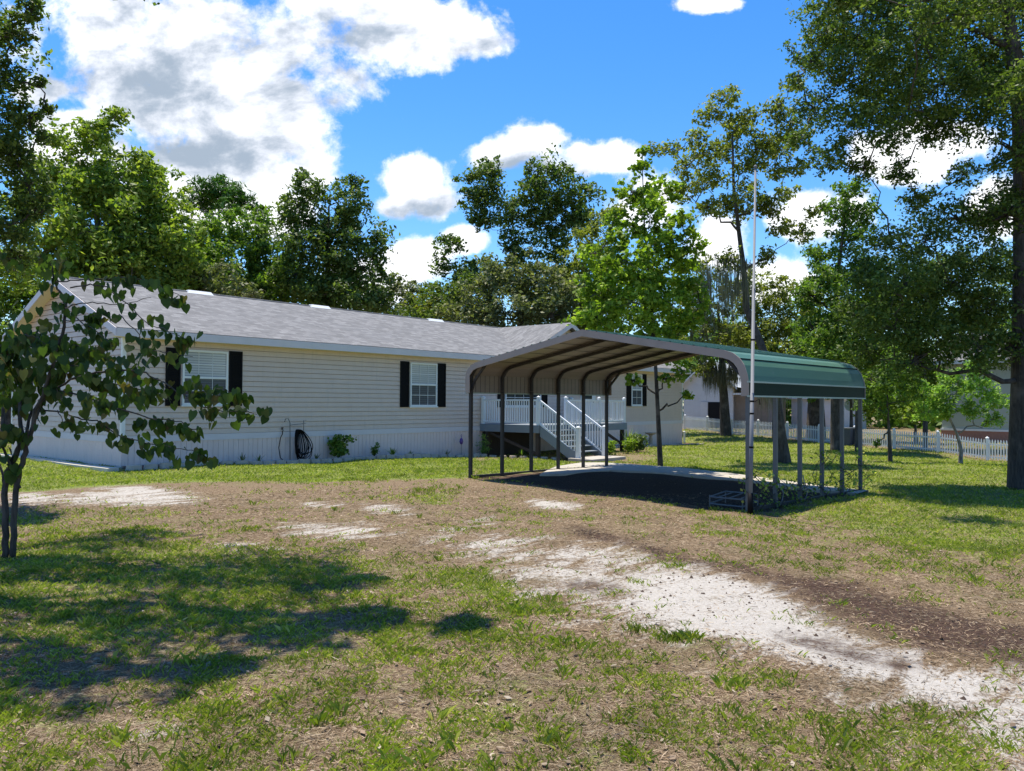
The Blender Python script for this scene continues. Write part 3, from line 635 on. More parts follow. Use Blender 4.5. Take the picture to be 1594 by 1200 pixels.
def sheet(pr, x0, x1, mats, name, k=0, parent=None):
    mb = MB()
    for i in range(len(pr)-1): mb.quad(cp(x0,*pr[i]), cp(x1,*pr[i]), cp(x1,*pr[i+1]), cp(x0,*pr[i+1]))
    return mb.build(name, mats, parent)
top = ribbed(PR[1:-1]); rf = sheet(top, -.12, CL+.12, M_['green'], 'roof', 0, carport)
sheet(offs(ribbed(PR[1:-1], .24, .0), .012), -.11, CL+.11, M_['under'], 'roof_underside', 0, rf)
mb = MB()
yy = .5*.24
und = offs(PR[1:-1], .014)
for i in range(len(und)-1):
    a, b = Vector(und[i]), Vector(und[i+1]); Ln = (b-a).length
    if Ln < .5: continue
    t = (b-a)/Ln; s_ = .12
    while s_ < Ln-.1: p = a+t*s_; q_ = a+t*(s_+.04); mb.quad(cp(-.11,p.x,p.y-.002),cp(CL+.11,p.x,p.y-.002),cp(CL+.11,q_.x,q_.y-.002),cp(-.11,q_.x,q_.y-.002)); s_ += .24*1.9
mb.build('panel_seam', M_['darksteel'], rf)
for (k, nm, mm) in (((0, 1), 'side_panel', M_['under']), ((-2, -1), 'side_panel', M_['greenshade'])):
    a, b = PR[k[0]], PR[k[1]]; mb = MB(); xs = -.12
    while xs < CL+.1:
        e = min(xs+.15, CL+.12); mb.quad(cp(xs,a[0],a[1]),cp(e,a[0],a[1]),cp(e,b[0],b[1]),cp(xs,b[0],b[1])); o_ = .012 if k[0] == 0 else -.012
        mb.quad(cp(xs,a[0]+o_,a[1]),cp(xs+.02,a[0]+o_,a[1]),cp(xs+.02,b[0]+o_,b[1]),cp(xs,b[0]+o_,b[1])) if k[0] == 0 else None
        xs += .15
    tag(mb.build(nm, mm, carport), 'green side panel with its shade in the colour' if k[0] else 'pale side panel')
    if k[0] == 0:
        mb = MB(); xs = .03
        while xs < CL+.1: mb.quad(cp(xs,a[0]-.004,a[1]),cp(xs+.012,a[0]-.004,a[1]),cp(xs+.012,b[0]-.004,b[1]),cp(xs,b[0]-.004,b[1])); xs += .15
        mb.build('panel_seam', M_['darksteel'], carport)
for (y, z) in (PR[-1], PR[-2], PR[0]):
    MB().tube([cp(-.13,y-.004 if y < -1 else y+.004,z), cp(CL+.13,y-.004 if y < -1 else y+.004,z)], .014, square=True).build('edge_trim', plain('pale_green_edge', (.36,.44,.38), .4), carport)
for kk in (6, 9):
    y, z = offs(PR, .0)[kk]; MB().tube([cp(-.12,y,z), cp(CL+.12,y,z)], .011, square=True).build('panel_seam', M_['greenshade'], rf)
for X0 in (-.125, CL+.105):                         # tan fascia along both open ends
    mb = MB(); o1 = offs(PR, -.015); o2 = offs(PR, .12)
    for i in range(len(PR)-1):
        vs = [cp(X, *p) for X in (X0, X0+.02) for p in (o1[i], o1[i+1], o2[i+1], o2[i])]
        mb.add(vs, [(0,1,2,3),(7,6,5,4),(0,4,5,1),(2,6,7,3)]+([(3,7,4,0)] if i == 0 else [])+([(1,5,6,2)] if i == len(PR)-2 else []))
    mb.build('end_fascia', M_['bronze'], carport)
inn = offs(PR[1:-1], .055)
for i in range(6):
    x = CL*i/5
    MB().tube([cp(x,inn[0][0],1.99)]+[cp(x,*p) for p in inn]+[cp(x,inn[-1][0],1.93)], .032, square=True).build('roof_bow', M_['darksteel'], carport)
    for (y, zt, mm) in ((inn[0][0], 1.985, 'darksteel'), (inn[-1][0], 1.925, 'steel')):
        p = cp(x, y, 0); z = float(H(p.x, p.y)); mb = MB(); a = Vector((p.x, p.y, 0))
        mb.tube([(p.x,p.y,z-.05),(p.x,p.y,zt)], .034, square=True); mb.build('post', M_[mm], carport)
    if i in (0, 5):
        for y, sg in ((inn[0][0], -1), (inn[-1][0], 1)):
            MB().tube([cp(x,y+sg*.01,1.97), cp(x,y+sg*.12,2.2), cp(x,y+sg*.46,2.56)], .024, square=True).build('brace', M_['darksteel'], carport)
for (y) in (inn[0][0], inn[-1][0]):
    mb = MB(); ps = [cp(CL*i/10, y, 0) for i in range(11)]; mb.tube([(p.x,p.y,float(H(p.x,p.y))+.02) for p in ps], .03, square=True); mb.build('base_rail', M_['darksteel'], carport)

# ------------------------------------------------------------------ flagpole
p = gr(1168, 800); fp = thing('flagpole', 'tall slim grey metal flagpole in a black ground sleeve by the carport corner', 'flagpole', p)
D = (p-CAM)@Fv; ztop = at(1176, 262, D)[2]; px, py, pz = p; tx, ty = at(1176, 262, D)[:2]
def fpt(z): k = (z-pz)/(ztop-pz); return (px+(tx-px)*k, py+(ty-py)*k, z)
MB().tube([fpt(pz-.05), fpt(1.9), fpt(1.9), fpt(3.6), fpt(3.6), fpt(ztop)], [.033,.031,.027,.026,.021,.017], 14).build('pole', M_['galv'], fp, smooth=True)
MB().tube([fpt(pz-.05), fpt(pz+.34)], .046, 14).build('sleeve', M_['black'], fp, smooth=True)
for z in (1.0, 1.55, 1.75, 2.75): MB().tube([fpt(z), fpt(z+.03)], .036, 12).build('clamp', M_['black'], fp)
a = fpt(1.76); MB().tube([(a[0]+.04,a[1]-.03,a[2]),(a[0]+.10,a[1]-.08,a[2]+.04),(a[0]+.11,a[1]-.09,a[2]-.05)], .008, 6).build('cleat', M_['black'], fp)
MB().lathe(fpt(ztop), [(.001,0),(.026,.01),(.03,.03),(.02,.05),(.001,.06)], 12).build('cap', M_['galv'], fp, smooth=True)

# ------------------------------------------------------------------ trees
def leaves(name, C, rs, n, leaf, matl, parent, aspect=.5, upb=.5, flat=.75, hang=False):
    """C (k,3) clump centres, rs (k,) clump radii, n leaves for each"""
    k = len(C); n = np.full(k, n) if np.isscalar(n) else np.asarray(n); N = int(n.sum())
    d = rng.normal(size=(N, 3)); d /= np.linalg.norm(d, axis=1)[:, None]+1e-9
    rad = np.power(rng.random(N), .45)*np.repeat(rs, n)
    P = np.repeat(C, n, axis=0)+(d*rad[:, None]*.55+rng.normal(size=(N, 3))*np.repeat(rs, n)[:, None]*.33)*np.array([1, 1, flat])
    nrm = rng.normal(size=(N, 3))*.8; nrm[:, 2] += upb; nrm += d*.3; nrm /= np.linalg.norm(nrm, axis=1)[:, None]
    a = np.cross(nrm, rng.normal(size=(N, 3))); 
    if hang: a = np.tile(np.array([0, 0, -1.]), (N, 1))+rng.normal(size=(N, 3))*.25
    a /= np.linalg.norm(a, axis=1)[:, None]+1e-9
    b = np.cross(nrm, a); b /= np.linalg.norm(b, axis=1)[:, None]+1e-9
    l = leaf*(.6+.7*rng.random(N))[:, None]; w_ = l*aspect
    V = np.stack([P-a*l*.5, P+b*w_*.5+a*l*.05, P+a*l*.5, P-b*w_*.5+a*l*.05], 1).reshape(-1, 3)
    return npmesh(name, V, np.arange(N*4).reshape(N, 4), matl, parent)
def wob(a, b, n, amt):
    a, b = np.array(a, float), np.array(b, float); out = []
    L_ = np.linalg.norm(b-a)
    for i in range(n+1):
        t = i/n; out.append(a+(b-a)*t+(rng.normal(size=3)*amt*L_*math.sin(math.pi*t)))
    return out
def tree(name, label, cat, trunk, r0, blobs, leaf, lm, bark='bark', dens=10, nsub=20, aspect=.5, subr=.44, group=None, twigs=True, shell=.35, upb=.8, fill=1.0, flat=.8):
    """trunk: list of 3-D points, first on the ground; blobs: (u, v, D, rpx)"""
    nsub = int(nsub*1.35); subr *= .78
    T = [np.array(p, float) for p in trunk]; base = T[0]
    root = thing(name, label, cat, tuple(base), group); mb = MB()
    n = len(T); mb.tube([base-np.array([0,0,.3])]+T, [r0*1.35]+[r0*(1.12 if i == 0 else 1)*(1-.84*i/(n-1)) for i in range(n)], 10)
    Cs = []; Rs = []; lp = []
    B = sorted([(at(u, v, D), r*D/FPX*1.2) for (u, v, D, r) in blobs], key=lambda b: b[0][2])
    nodes = [(p, r0*(1-.84*i/(n-1))) for i, p in enumerate(T) if i > 0]
    fine = []
    for (a, ra), (b, rb) in zip(nodes[:-1], nodes[1:]):
        for t in (0, .33, .66): fine.append((a+(b-a)*t, ra+(rb-ra)*t))
    fine.append(nodes[-1]); nodes = fine
    for c, R in B:
        best = min(nodes, key=lambda q: np.linalg.norm(c-q[0])*(1 if q[0][2] < c[2]-.15*np.linalg.norm(c[:2]-q[0][:2]) else 2.2))
        path = wob(best[0], c, 6, .055); rr = max(.02, min(best[1]*.62, .05+R*.05))
        radp = np.linspace(rr, rr*.35, 7); mb.tube(path, list(radp), 6)
        for q_, r_ in zip(path[2:], radp[2:]): nodes.append((q_, r_))
        d = rng.normal(size=(nsub, 3)); d /= np.linalg.norm(d, axis=1)[:, None]
        rad = R*(shell+(1-shell)*np.power(rng.random(nsub), .6))*(.72+.5*rng.random(nsub)**1.5); sc = c+d*rad[:, None]*np.array([1, 1, flat])
        Cs.append(sc); Rs.append(R*subr*(.6+.8*rng.random(nsub)))
        if twigs:
            for q_ in sc[::2]: mb.tube(wob(c, q_, 3, .08), [rr*.35, rr*.25, rr*.15, .004], 4, cap=False)
        lp.append(max(3, int(dens*DM_*(R/leaf)**2/nsub*fill)))
    mb.build('trunk', M_[bark], root, smooth=True)
    Cs2 = np.concatenate(Cs); Rs2 = np.concatenate(Rs); ln = np.repeat(lp, nsub)
    leaves('crown', Cs2, Rs2, ln, leaf, L[lm], root, aspect, upb)
    return root, Cs2
DM_ = 3.3
def tp(*pts): return [at(*p) for p in pts]
def ground_at(u, D):                                 # point on the terrain below column u at distance D
    p = at(u, 640, D); p[2] = H(p[0], p[1]); return p
def bt(u, D, *rest): return [ground_at(u, D)]+[at(*p) for p in rest]

tree('oak_tree', 'yellow-green leafy tree rising behind the left gable of the home', 'tree', bt(140,36,(145,470,36),(150,380,36),(155,260,36)), .3,
     [(150,205,36,34),(118,250,37,50),(180,280,36,62),(92,330,37,60),(155,360,35,75),(238,318,37,52),(262,395,36,48),(62,400,37,50),(205,435,35,60),(112,440,35,55),(178,182,36,18),(60,300,37,38),(225,270,37,34),(285,430,37,40),(20,420,38,40),(215,330,36,45),(190,390,36,55),(270,360,37,40),(240,440,36,45),(130,300,36,45),(150,430,36,50)],
     .26, 'yellowgreen', 'barkpale', 15, 26)
tree('pine_tree', 'distant pine with a flat dark umbrella crown showing above the other trees', 'tree', bt(345,60,(343,420,60),(341,345,60),(340,310,60)), .28,
     [(340,292,60,28),(360,300,60,24),(320,298,60,24),(308,308,60,22),(374,310,60,22),(322,322,61,20),(356,322,59,22),(290,322,60,12),(392,322,60,12),(340,288,60,16)], .5, 'pine', 'barkpale', 26, 16, .2, .42, flat=.6, upb=1.2)
tree('leafy_tree', 'mid green rounded tree behind the roof, right of the yellow-green one', 'tree', bt(385,44,(385,470,44),(388,400,44)), .25,
     [(330,368,45,42),(395,362,44,40),(428,400,44,36),(375,420,43,52),(310,400,44,38),(440,448,43,42),(340,455,43,40),(400,475,43,40),(405,335,45,18)], .26, 'mid', 'bark', 15, 24)
tree('shaggy_tree', 'grey-green shaggy low tree right behind the roof ridge, left half', 'tree', bt(310,38,(310,500,38),(312,460,38)), .18,
     [(290,440,38,38),(345,440,38,34),(270,452,38,30),(380,462,38,24),(310,468,38,30),(255,475,38,24)], .24, 'grey', 'barkpale', 11, 22)
tree('tall_tree', 'tall dark green tree with a ragged forked top standing alone behind the roof', 'tree', bt(515,42,(512,480,42),(510,400,42),(512,320,42)), .3,
     [(478,292,42,26),(462,330,42,34),(480,372,42,44),(545,312,42,34),(520,350,42,34),(562,368,42,38),(515,405,42,50),(570,420,42,34),(462,425,42,38),(540,455,41,46),(490,460,41,42),(590,392,42,14),(552,285,42,16),(590,465,42,26),(470,270,42,12)],
     .24, 'dark', 'bark', 13, 26)
for (bl, lb, lm_) in (([(625,462,52,28),(612,440,52,16),(648,450,52,18),(640,480,51,26)], 'thin grey-green tree just right of the tall dark tree behind the roof', 'grey'),
                 ([(680,482,50,30),(660,470,50,20),(700,470,50,26),(655,495,49,20)], 'olive bush behind the roof ridge near the middle of the home', 'olive')):
    tree('small_tree', lb, 'tree', bt(bl[0][0]+4, bl[0][2], (bl[0][0], 500, bl[0][2])), .12, bl, .26, lm_, 'bark', 10, 18, twigs=False)
tree('oak_tree', 'dark green oak with two separate rounded tops against the white cloud', 'tree', bt(812,50,(812,470,50),(805,420,50),(800,380,50)), .38,
     [(752,285,50,34),(776,325,50,36),(735,312,50,20),(765,262,50,20),(745,345,50,20),(858,282,50,38),(902,300,50,30),(826,300,50,26),(835,335,50,34),(882,335,50,36),(862,370,50,30),(795,372,50,22),(698,382,50,22),(690,410,50,18),(722,425,50,32),(765,430,49,36),(830,265,50,16),(905,340,50,24),(812,400,50,26)],
     .26, 'dark', 'bark', 13, 26)
tree('leafy_tree', 'grey-green bushy tree below the two-topped oak, behind the roof', 'tree', bt(812,44,(812,500,44),(812,470,44)), .22,
     [(740,468,44,38),(795,430,44,42),(850,440,44,44),(800,480,43,42),(860,492,43,38),(758,497,43,30),(890,470,44,36),(712,490,44,24)], .25, 'grey', 'bark', 13, 24)
tree('leafy_tree', 'olive tree between the two-topped oak and the bright green young tree', 'tree', bt(915,46,(915,500,46),(912,420,46)), .2,
     [(915,375,46,30),(905,420,46,34),(935,345,46,22),(900,460,46,34),(945,400,46,30),(925,500,45,34),(960,330,46,18)], .24, 'olive', 'bark', 11, 22)
b0 = gr(1028, 726); D0 = (b0-CAM)@Fv
tree('young_tree', 'slim young tree with bright lime-green leaves growing between porch and carport', 'tree', [b0]+tp((1024,640,D0),(1020,560,D0),(1012,450,D0),(1003,350,D0),(1000,260,D0)), .072,
     [(1000,262,D0,18),(982,298,D0,26),(1035,302,D0+.5,26),(1010,345,D0-.5,38),(955,345,D0,24),(1062,352,D0,28),(925,395,D0,28),(975,405,D0-.8,42),(1035,415,D0+.8,42),(1085,385,D0,16),(925,455,D0,36),(985,470,D0-.8,46),(1045,475,D0,38),(908,492,D0,22),(1078,440,D0,22),(1075,500,D0,24),(955,510,D0+.5,28),(1015,520,D0-.3,28),(1000,235,D0,8),(1035,590,D0,12),(985,592,D0,13),(1060,582,D0,14),(1052,552,D0-.3,18),(1070,615,D0,9),(1000,440,D0,34),(950,430,D0+.5,30),(1020,380,D0+.4,26),(960,370,D0-.4,22),(1060,400,D0+.3,24),(1090,470,D0,18),(1000,310,D0+.3,20),(930,490,D0-.3,28),(1050,525,D0+.4,24)],
     .135, 'bright', 'bark', 7.5, 20, .8, .36)
b1 = gr(1222, 722); D1 = (b1-CAM)@Fv
mt, mc = tree('live_oak', 'airy live oak with crooked bare limbs and a thick dark leaning trunk', 'tree', [b1]+tp((1216,680,D1),(1208,620,D1),(1190,550,D1+.5),(1162,480,D1+1),(1158,420,D1+1),(1150,360,D1+1),(1142,290,D1+1),(1140,210,D1+1)), .20,
     [(1130,148,D1+1,20),(1105,178,D1+1,22),(1158,182,D1+1,22),(1082,215,D1,18),(1128,228,D1+2,26),(1192,218,D1+1,24),(1212,168,D1+1,20),(1045,232,D1,16),(1068,258,D1+1,20),(1110,272,D1,24),(1162,262,D1+1,22),(1205,262,D1+2,20),(1062,300,D1+1,20),(1100,325,D1,20),(1185,320,D1+1,18),(1222,300,D1,16),(1215,352,D1+1,20),(1248,362,D1+1,18),(1240,210,D1+1,22),(1236,130,D1+1,18),(1150,330,D1+2,18),(1018,230,D1,12),(1262,330,D1+1,12),(1135,405,D1+1,18),(1240,260,D1+1,18),(1195,400,D1+1,16),(1175,235,D1+1,22),(1145,195,D1+2,22),(1100,235,D1+1,22),(1130,320,D1+2,22),(1165,300,D1,22),(1200,320,D1+1,20),(1085,285,D1+2,20),(1225,190,D1+1,20),(1210,230,D1+2,22)],
     .15, 'olive', 'bark', 10, 24, .5, .5)
def moss(parent, boxes, n):
    mb_v = []; 
    for (u0, u1, v0, v1, D) in boxes:
        for _ in range(n):
            u = random.uniform(u0, u1); v = random.uniform(v0, v1); p = at(u, v, D+random.uniform(-1.2, 1.2)); ln = random.uniform(.4, 1.5)
            for k in range(7):
                q_ = p+rng.normal(size=3)*np.array([.07,.07,.05]); l_ = ln*random.uniform(.5, 1); a = random.random()*6.28; w_ = .012
                s_ = np.array([math.cos(a), math.sin(a), 0])*w_; dn = np.array([random.uniform(-.07,.07), random.uniform(-.07,.07), -l_])
                mb_v += [q_-s_, q_+s_, q_+dn+s_*.3, q_+dn-s_*.3]
    V = np.array(mb_v); npmesh('hanging_moss', V, np.arange(len(V)).reshape(-1, 4), L['moss'], parent)['kind'] = 'stuff'
moss(mt, [(1085,1170,395,450,D1+1),(1180,1225,560,600,D1)], 60)
b2 = ground_at(1130, 48)
mj, _ = tree('mossy_tree', 'old tree draped in grey hanging moss behind the carport roof, beyond the home', 'tree', [b2]+tp((1126,600,48),(1122,540,48),(1118,480,48)), .32,
     [(1105,440,48,34),(1140,470,48,30),(1085,490,48,32),(1120,520,47,34),(1075,540,48,26),(1150,530,48,26),(1090,570,47,22),(1150,440,48,22),(1100,410,48,20)], .2, 'olive', 'bark', 6, 18, .5, .36)
moss(mj, [(1072,1165,425,545,47.0),(1095,1150,560,590,48)], 230)
b3 = gr(1594, 762); D3 = (b3-CAM)@Fv; b3 = ground_at(1606, D3)
tree('large_oak', 'huge oak with a black trunk at the right edge and dark leaves overhead', 'tree', [b3]+tp((1604,600,D3),(1602,440,D3),(1598,300,D3),(1590,160,D3),(1570,30,D3),(1560,-120,D3)), .44,
     [(1290,50,D3+1,44),(1345,20,D3,55),(1420,45,D3-1,60),(1500,35,D3,62),(1575,60,D3+1,65),(1325,115,D3,48),(1395,125,D3+1,55),(1470,130,D3-1,58),(1550,150,D3,60),(1268,170,D3+1,34),(1325,195,D3,42),(1385,205,D3-1,36),(1450,200,D3+1,36),(1580,235,D3-1,50),(1245,215,D3+.5,22),(1290,245,D3,30),(1570,330,D3,44),(1342,262,D3,24),
      (1240,120,D3+1,14),(1262,95,D3,16),(1430,310,D3+2,30),(1490,340,D3+1,42),(1530,400,D3,46),(1440,375,D3,42),(1385,385,D3+1,36),(1350,430,D3,40),(1410,440,D3-1,46),(1480,440,D3,50),(1545,470,D3,46),(1330,490,D3+1,38),(1390,510,D3,46),(1455,520,D3,50),(1520,540,D3-.5,46),(1350,545,D3+1,34),(1420,565,D3,34),(1575,540,D3,34),(1400,265,D3+2,26),(1500,270,D3+2,24),
      (1350,-60,D3,80),(1480,-70,D3,90),(1600,-60,D3,90),(1250,-60,D3,50),(1680,80,D3,90),(1680,250,D3,80),(1700,420,D3,80),(1280,80,D3+2,40),(1370,70,D3+2,50),(1450,90,D3+2,55),(1530,110,D3+1,50),(1360,160,D3+2,44),(1430,175,D3+1,44),(1500,190,D3+1,40),(1600,150,D3-2,60),(1590,300,D3+1,44),(1440,470,D3+1,46),(1500,490,D3+1,44),(1380,460,D3+1,40),(1540,340,D3+1,30),(1300,-10,D3-3,45),(1450,0,D3-4,50),(1560,0,D3-4,60)],
     .10, 'dark', 'bark', 8.6, 32, .5, .45)
tree('leafy_tree', 'fresh green tree right of the flagpole, seen through gaps of the large oak', 'tree', bt(1300,38,(1300,520,38),(1305,420,38),(1318,320,38)), .22,
     [(1322,295,38,22),(1300,335,38,28),(1345,330,38,26),(1325,375,38,36),(1275,395,38,22),(1290,430,38,32),(1345,430,38,34),(1262,460,38,28),(1310,480,37,36),(1360,490,37,34),(1270,510,38,30)], .21, 'mid', 'bark', 12, 22)
for lb, pts, lm_, u in (('yellow-green undergrowth tree right of the flagpole above the carport roof', [(1185,455,46,34),(1205,500,46,40),(1235,470,46,34),(1175,520,45,34),(1230,540,45,38),(1195,560,45,34),(1255,580,45,34),(1165,480,46,20)], 'olive', 1205),
                 ('dark green bushy tree behind the white fence, above the carport end', [(1290,560,44,36),(1330,590,44,36),(1280,600,44,28),(1370,560,46,36),(1320,540,45,34),(1360,620,46,24)], 'mid', 1325),
                 ('deep green thicket tree beyond the fence near the pale neighbouring house', [(1440,590,52,34),(1480,560,52,40),(1420,560,52,34),(1510,590,50,30),(1540,560,50,34),(1575,560,50,30),(1460,620,52,22)], 'mid', 1470),
                 ('sunlit bush tree beyond the fence between the two small yard trees', [(1420,640,44,20),(1440,625,44,22),(1400,630,45,18),(1460,645,44,18),(1345,640,46,16)], 'bright', 1425)):
    D_ = pts[0][2]; tree('leafy_tree', lb, 'tree', bt(u, D_, (u, pts[0][1]+10, D_)), .11, pts, .22, lm_, 'bark', 11, 22)
for u, D_, r, lb in ((1270, 48, .55, 'thick dark trunk of a large tree standing just beyond the fence'),):
    tree('shade_tree', lb, 'tree', bt(u, D_, (u, 560, D_), (u+6, 500, D_)), r, [(1250,520,D_,34),(1300,515,D_,34),(1270,480,D_,30)], .22, 'mid', 'bark', 10, 20)
b4 = gr(1386, 719); D4 = (b4-CAM)@Fv
tree('small_tree', 'small dark leafy tree with a straight trunk in front of the picket fence', 'tree', [b4]+tp((1384,670,D4),(1381,630,D4),(1382,590,D4)), .075,
     [(1382,560,D4,26),(1355,590,D4,24),(1410,585,D4,26),(1385,605,D4,28),(1430,615,D4,16),(1345,625,D4,16),(1372,640,D4,12),(1366,690,D4,6)], .14, 'mid', 'bark', 9, 16)
b5 = gr(1495, 722); D5 = (b5-CAM)@Fv
tree('crape_myrtle', 'small pale-barked tree with a crooked trunk and light green leaves by the fence', 'tree', [b5]+tp((1496,700,D5),(1490,676,D5),(1478,650,D5),(1486,622,D5),(1492,600,D5)), .075,
     [(1490,592,D5,24),(1460,610,D5,24),(1525,600,D5,24),(1550,625,D5,20),(1440,640,D5,18),(1510,635,D5,20),(1545,655,D5,14),(1470,640,D5,16),(1430,600,D5,14),(1520,570,D5,16)], .12, 'light', 'barkpale', 13, 20)
tree('oak_tree', 'dark oak branches hanging in at the upper left edge of the yard', 'tree', bt(-420,10.5,(-400,300,10.5),(-330,60,10.5),(-250,-200,10)), .36,
     [(15,50,13,34),(48,18,13,22),(8,120,13,36),(38,180,13,30),(15,240,13,44),(62,128,13,10),(70,215,13,14),(45,290,13,36),(15,350,13,42),(65,330,13,18),(30,400,13.5,26),(-60,200,13,80),(-80,40,13,80),(-70,360,13,70),(75,170,13,9),(55,5,13,12)],
     .085, 'dark', 'bark', 10, 30, .55, .45)
crn = []
for (u, v, rr) in ((60,880,1.2),(250,900,1.3),(420,880,1.25),(150,980,1.1),(350,970,1.15),(520,905,.75),(60,1060,.8),(480,980,.6),(180,840,1.0),(-150,950,1.5),(560,955,.35),(710,970,.28),(320,1050,.5),(-100,800,1.4)):
    g_ = gr(u, v); hh = 8.2; crn.append((g_[0]+SUN.x/SUN.z*hh, g_[1]+SUN.y/SUN.z*hh, hh+random.uniform(-.3, .6), rr))
def overhead():
    root = thing('shade_oak', 'big oak above and beside the camera whose leaves shade the left lawn', 'tree', tuple(ground_at(-700, 8)))
    b = np.array(root.location); top_ = np.array([b[0]+.6, b[1]+.4, 6.5]); mb = MB(); mb.tube(wob(b-np.array([0,0,.3]), top_, 5, .02), [.6,.42,.38,.34,.3,.26], 10)
    Cs = []; Rs = []
    for x, y, z, r in crn:
        c = np.array([x, y, z]); pth = wob(top_, c, 7, .04); mb.tube(pth, list(np.linspace(.12, .02, 8)), 6)
        d = rng.normal(size=(26, 3)); d /= np.linalg.norm(d, axis=1)[:, None]; sc = c+d*(r*(.2+.8*rng.random(26)))[:, None]*np.array([1,1,.45]); Cs.append(sc); Rs.append(np.full(26, r*.32))
    mb.build('trunk', M_['bark'], root, smooth=True); leaves('crown', np.concatenate(Cs), np.concatenate(Rs), 55, .11, L['dark'], root, .55)
overhead()
tree('leafy_tree', 'sunlit green tree at the left edge behind the end of the home', 'tree', bt(10,42,(12,560,42),(14,500,42)), .25,
     [(15,470,42,46),(60,460,42,36),(40,520,41,46),(-40,480,42,60),(10,560,41,42),(-40,560,41,44),(30,600,40,26),(90,470,42,26),(-120,500,42,70)], .24, 'mid', 'bark', 12, 24)
for lb, pts, lm_, lf, u in (('dark evergreen thicket tree filling the gap behind the left roof end', [(230,420,48,40),(290,400,48,36),(260,370,48,30),(330,430,47,40),(200,400,48,36)], 'dark', .26, 262),
                 ('dark green broad tree low behind the roof between the tall ragged tree and the pine', [(400,450,47,40),(450,470,47,40),(360,470,46,36),(500,480,46,34),(430,420,48,30)], 'mid', .26, 430),
                 ('dull green low tree behind the roof, right beside the foot of the tall ragged tree', [(560,475,47,34),(600,485,47,30),(640,490,46,26),(580,450,48,22)], 'dark', .26, 585),
                 ('dark low tree at the bottom left of the two-topped oak behind the roof', [(700,460,47,34),(735,450,47,34),(690,495,46,30),(750,500,46,34),(675,450,48,16)], 'dark', .26, 715),
                 ('shadowy dark tree directly behind the cross gable of the home', [(850,480,50,44),(890,440,50,36),(900,500,49,40),(940,470,50,40),(870,410,51,30)], 'dark', .26, 880),
                 ('green tree behind the bright young tree, above the carport peak', [(980,470,52,44),(1030,500,52,44),(1060,450,52,34),(1000,430,53,30),(1090,480,52,30)], 'mid', .26, 1020),
                 ('tall shaded tree beyond the fence, filling the gap left of the large oak', [(1400,520,40,44),(1450,480,40,44),(1370,480,40,36),(1500,520,40,44),(1430,430,41,36),(1480,420,41,36),(1540,480,40,44),(1560,420,41,40),(1570,540,40,40)], 'dark', .2, 1440),
                 ('fresh green tree low beyond the fence, just right of the carport end', [(1290,440,37,34),(1320,500,36,40),(1360,480,37,36),(1280,540,36,34),(1340,550,36,36),(1380,540,36,34),(1350,420,38,28),(1400,580,36,26)], 'mid', .2, 1335),
                 ('broad tree behind the white barn', [(1080,560,75,34),(1130,540,75,40),(1180,560,75,36),(1230,570,75,36),(1290,560,75,36),(1060,520,75,30)], 'mid', .4, 1150)):
    D_ = pts[0][2]; tree('leafy_tree', lb, 'tree', bt(u, D_, (u, pts[0][1]+10, D_)), .13, pts, lf, lm_, 'bark', 11, 24, twigs=False)
# far woods
def woods():
    C_ = []; R_ = []
    for a in np.linspace(-1.2, 1.2, 150):
        for k in range(9):
            aa = a+rng.normal()*.01; dd = 82+rng.normal()*5; hgt = 7.5+2.2*math.sin(a*17)+1.2*math.sin(a*41)
            z = rng.random()*hgt-1; C_.append([CAM[0]+dd*math.cos(yaw_c+aa), CAM[1]+dd*math.sin(yaw_c+aa), z]); R_.append(1.9)
    o = leaves('woods', np.array(C_), np.array(R_), 60, .7, L['mid'], None, .6); tag(o, 'far band of green woods behind the yard', None, None, 'stuff')
woods()

# ------------------------------------------------------------------ picket fence
FA, FB = at(1065,668,55), at(1579,720,34); fd_ = (FB-FA); fl = np.hypot(fd_[0], fd_[1]); fu = fd_[:2]/fl
fence = thing('picket_fence', 'long low white picket fence crossing behind the lawn', 'fence', tuple((FA+FB)/2))
def fp_(s): x, y = FA[:2]+fu*s; return Vector((x, y, float(H(x, y))))
s0, s1, bay = -12.0, fl+14, 2.42; s_ = s0; fz = Vector((-fu[1], fu[0], 0)); FH = .92
while s_ < s1:
    p, q_ = fp_(s_), fp_(s_+bay); mb = MB(); mb.tube([p-Vector((0,0,.1)), p+Vector((0,0,FH+.04))], .055, square=True); mb.lathe(p+Vector((0,0,FH+.04)), [(.085,0),(.085,.02),(.0,.09)], 4); mb.build('post', M_['white'], fence)
    mb = MB()
    for z in (.14, .70): mb.tube([p+Vector((0,0,z)), q_+Vector((0,0,z))], .032, square=True)
    for k in range(1, 19):
        a = p.lerp(q_, k/19)+fz*-.03; t = Vector((fu[0], fu[1], 0))*.027; n_ = fz*.010; z1_ = FH-.07
        vs = [a+t*sx+n_*sy+Vector((0,0,z)) for z in (.04, z1_) for (sx, sy) in ((-1,-1),(1,-1),(1,1),(-1,1))]+[a+n_+Vector((0,0,FH)), a-n_+Vector((0,0,FH))]
        mb.add(vs, [(0,1,5,4),(1,2,6,5),(2,3,7,6),(3,0,4,7),(4,5,9),(6,7,8),(5,6,8,9),(7,4,9,8)])
    mb.build('picket_panel', M_['white'], fence); s_ += bay

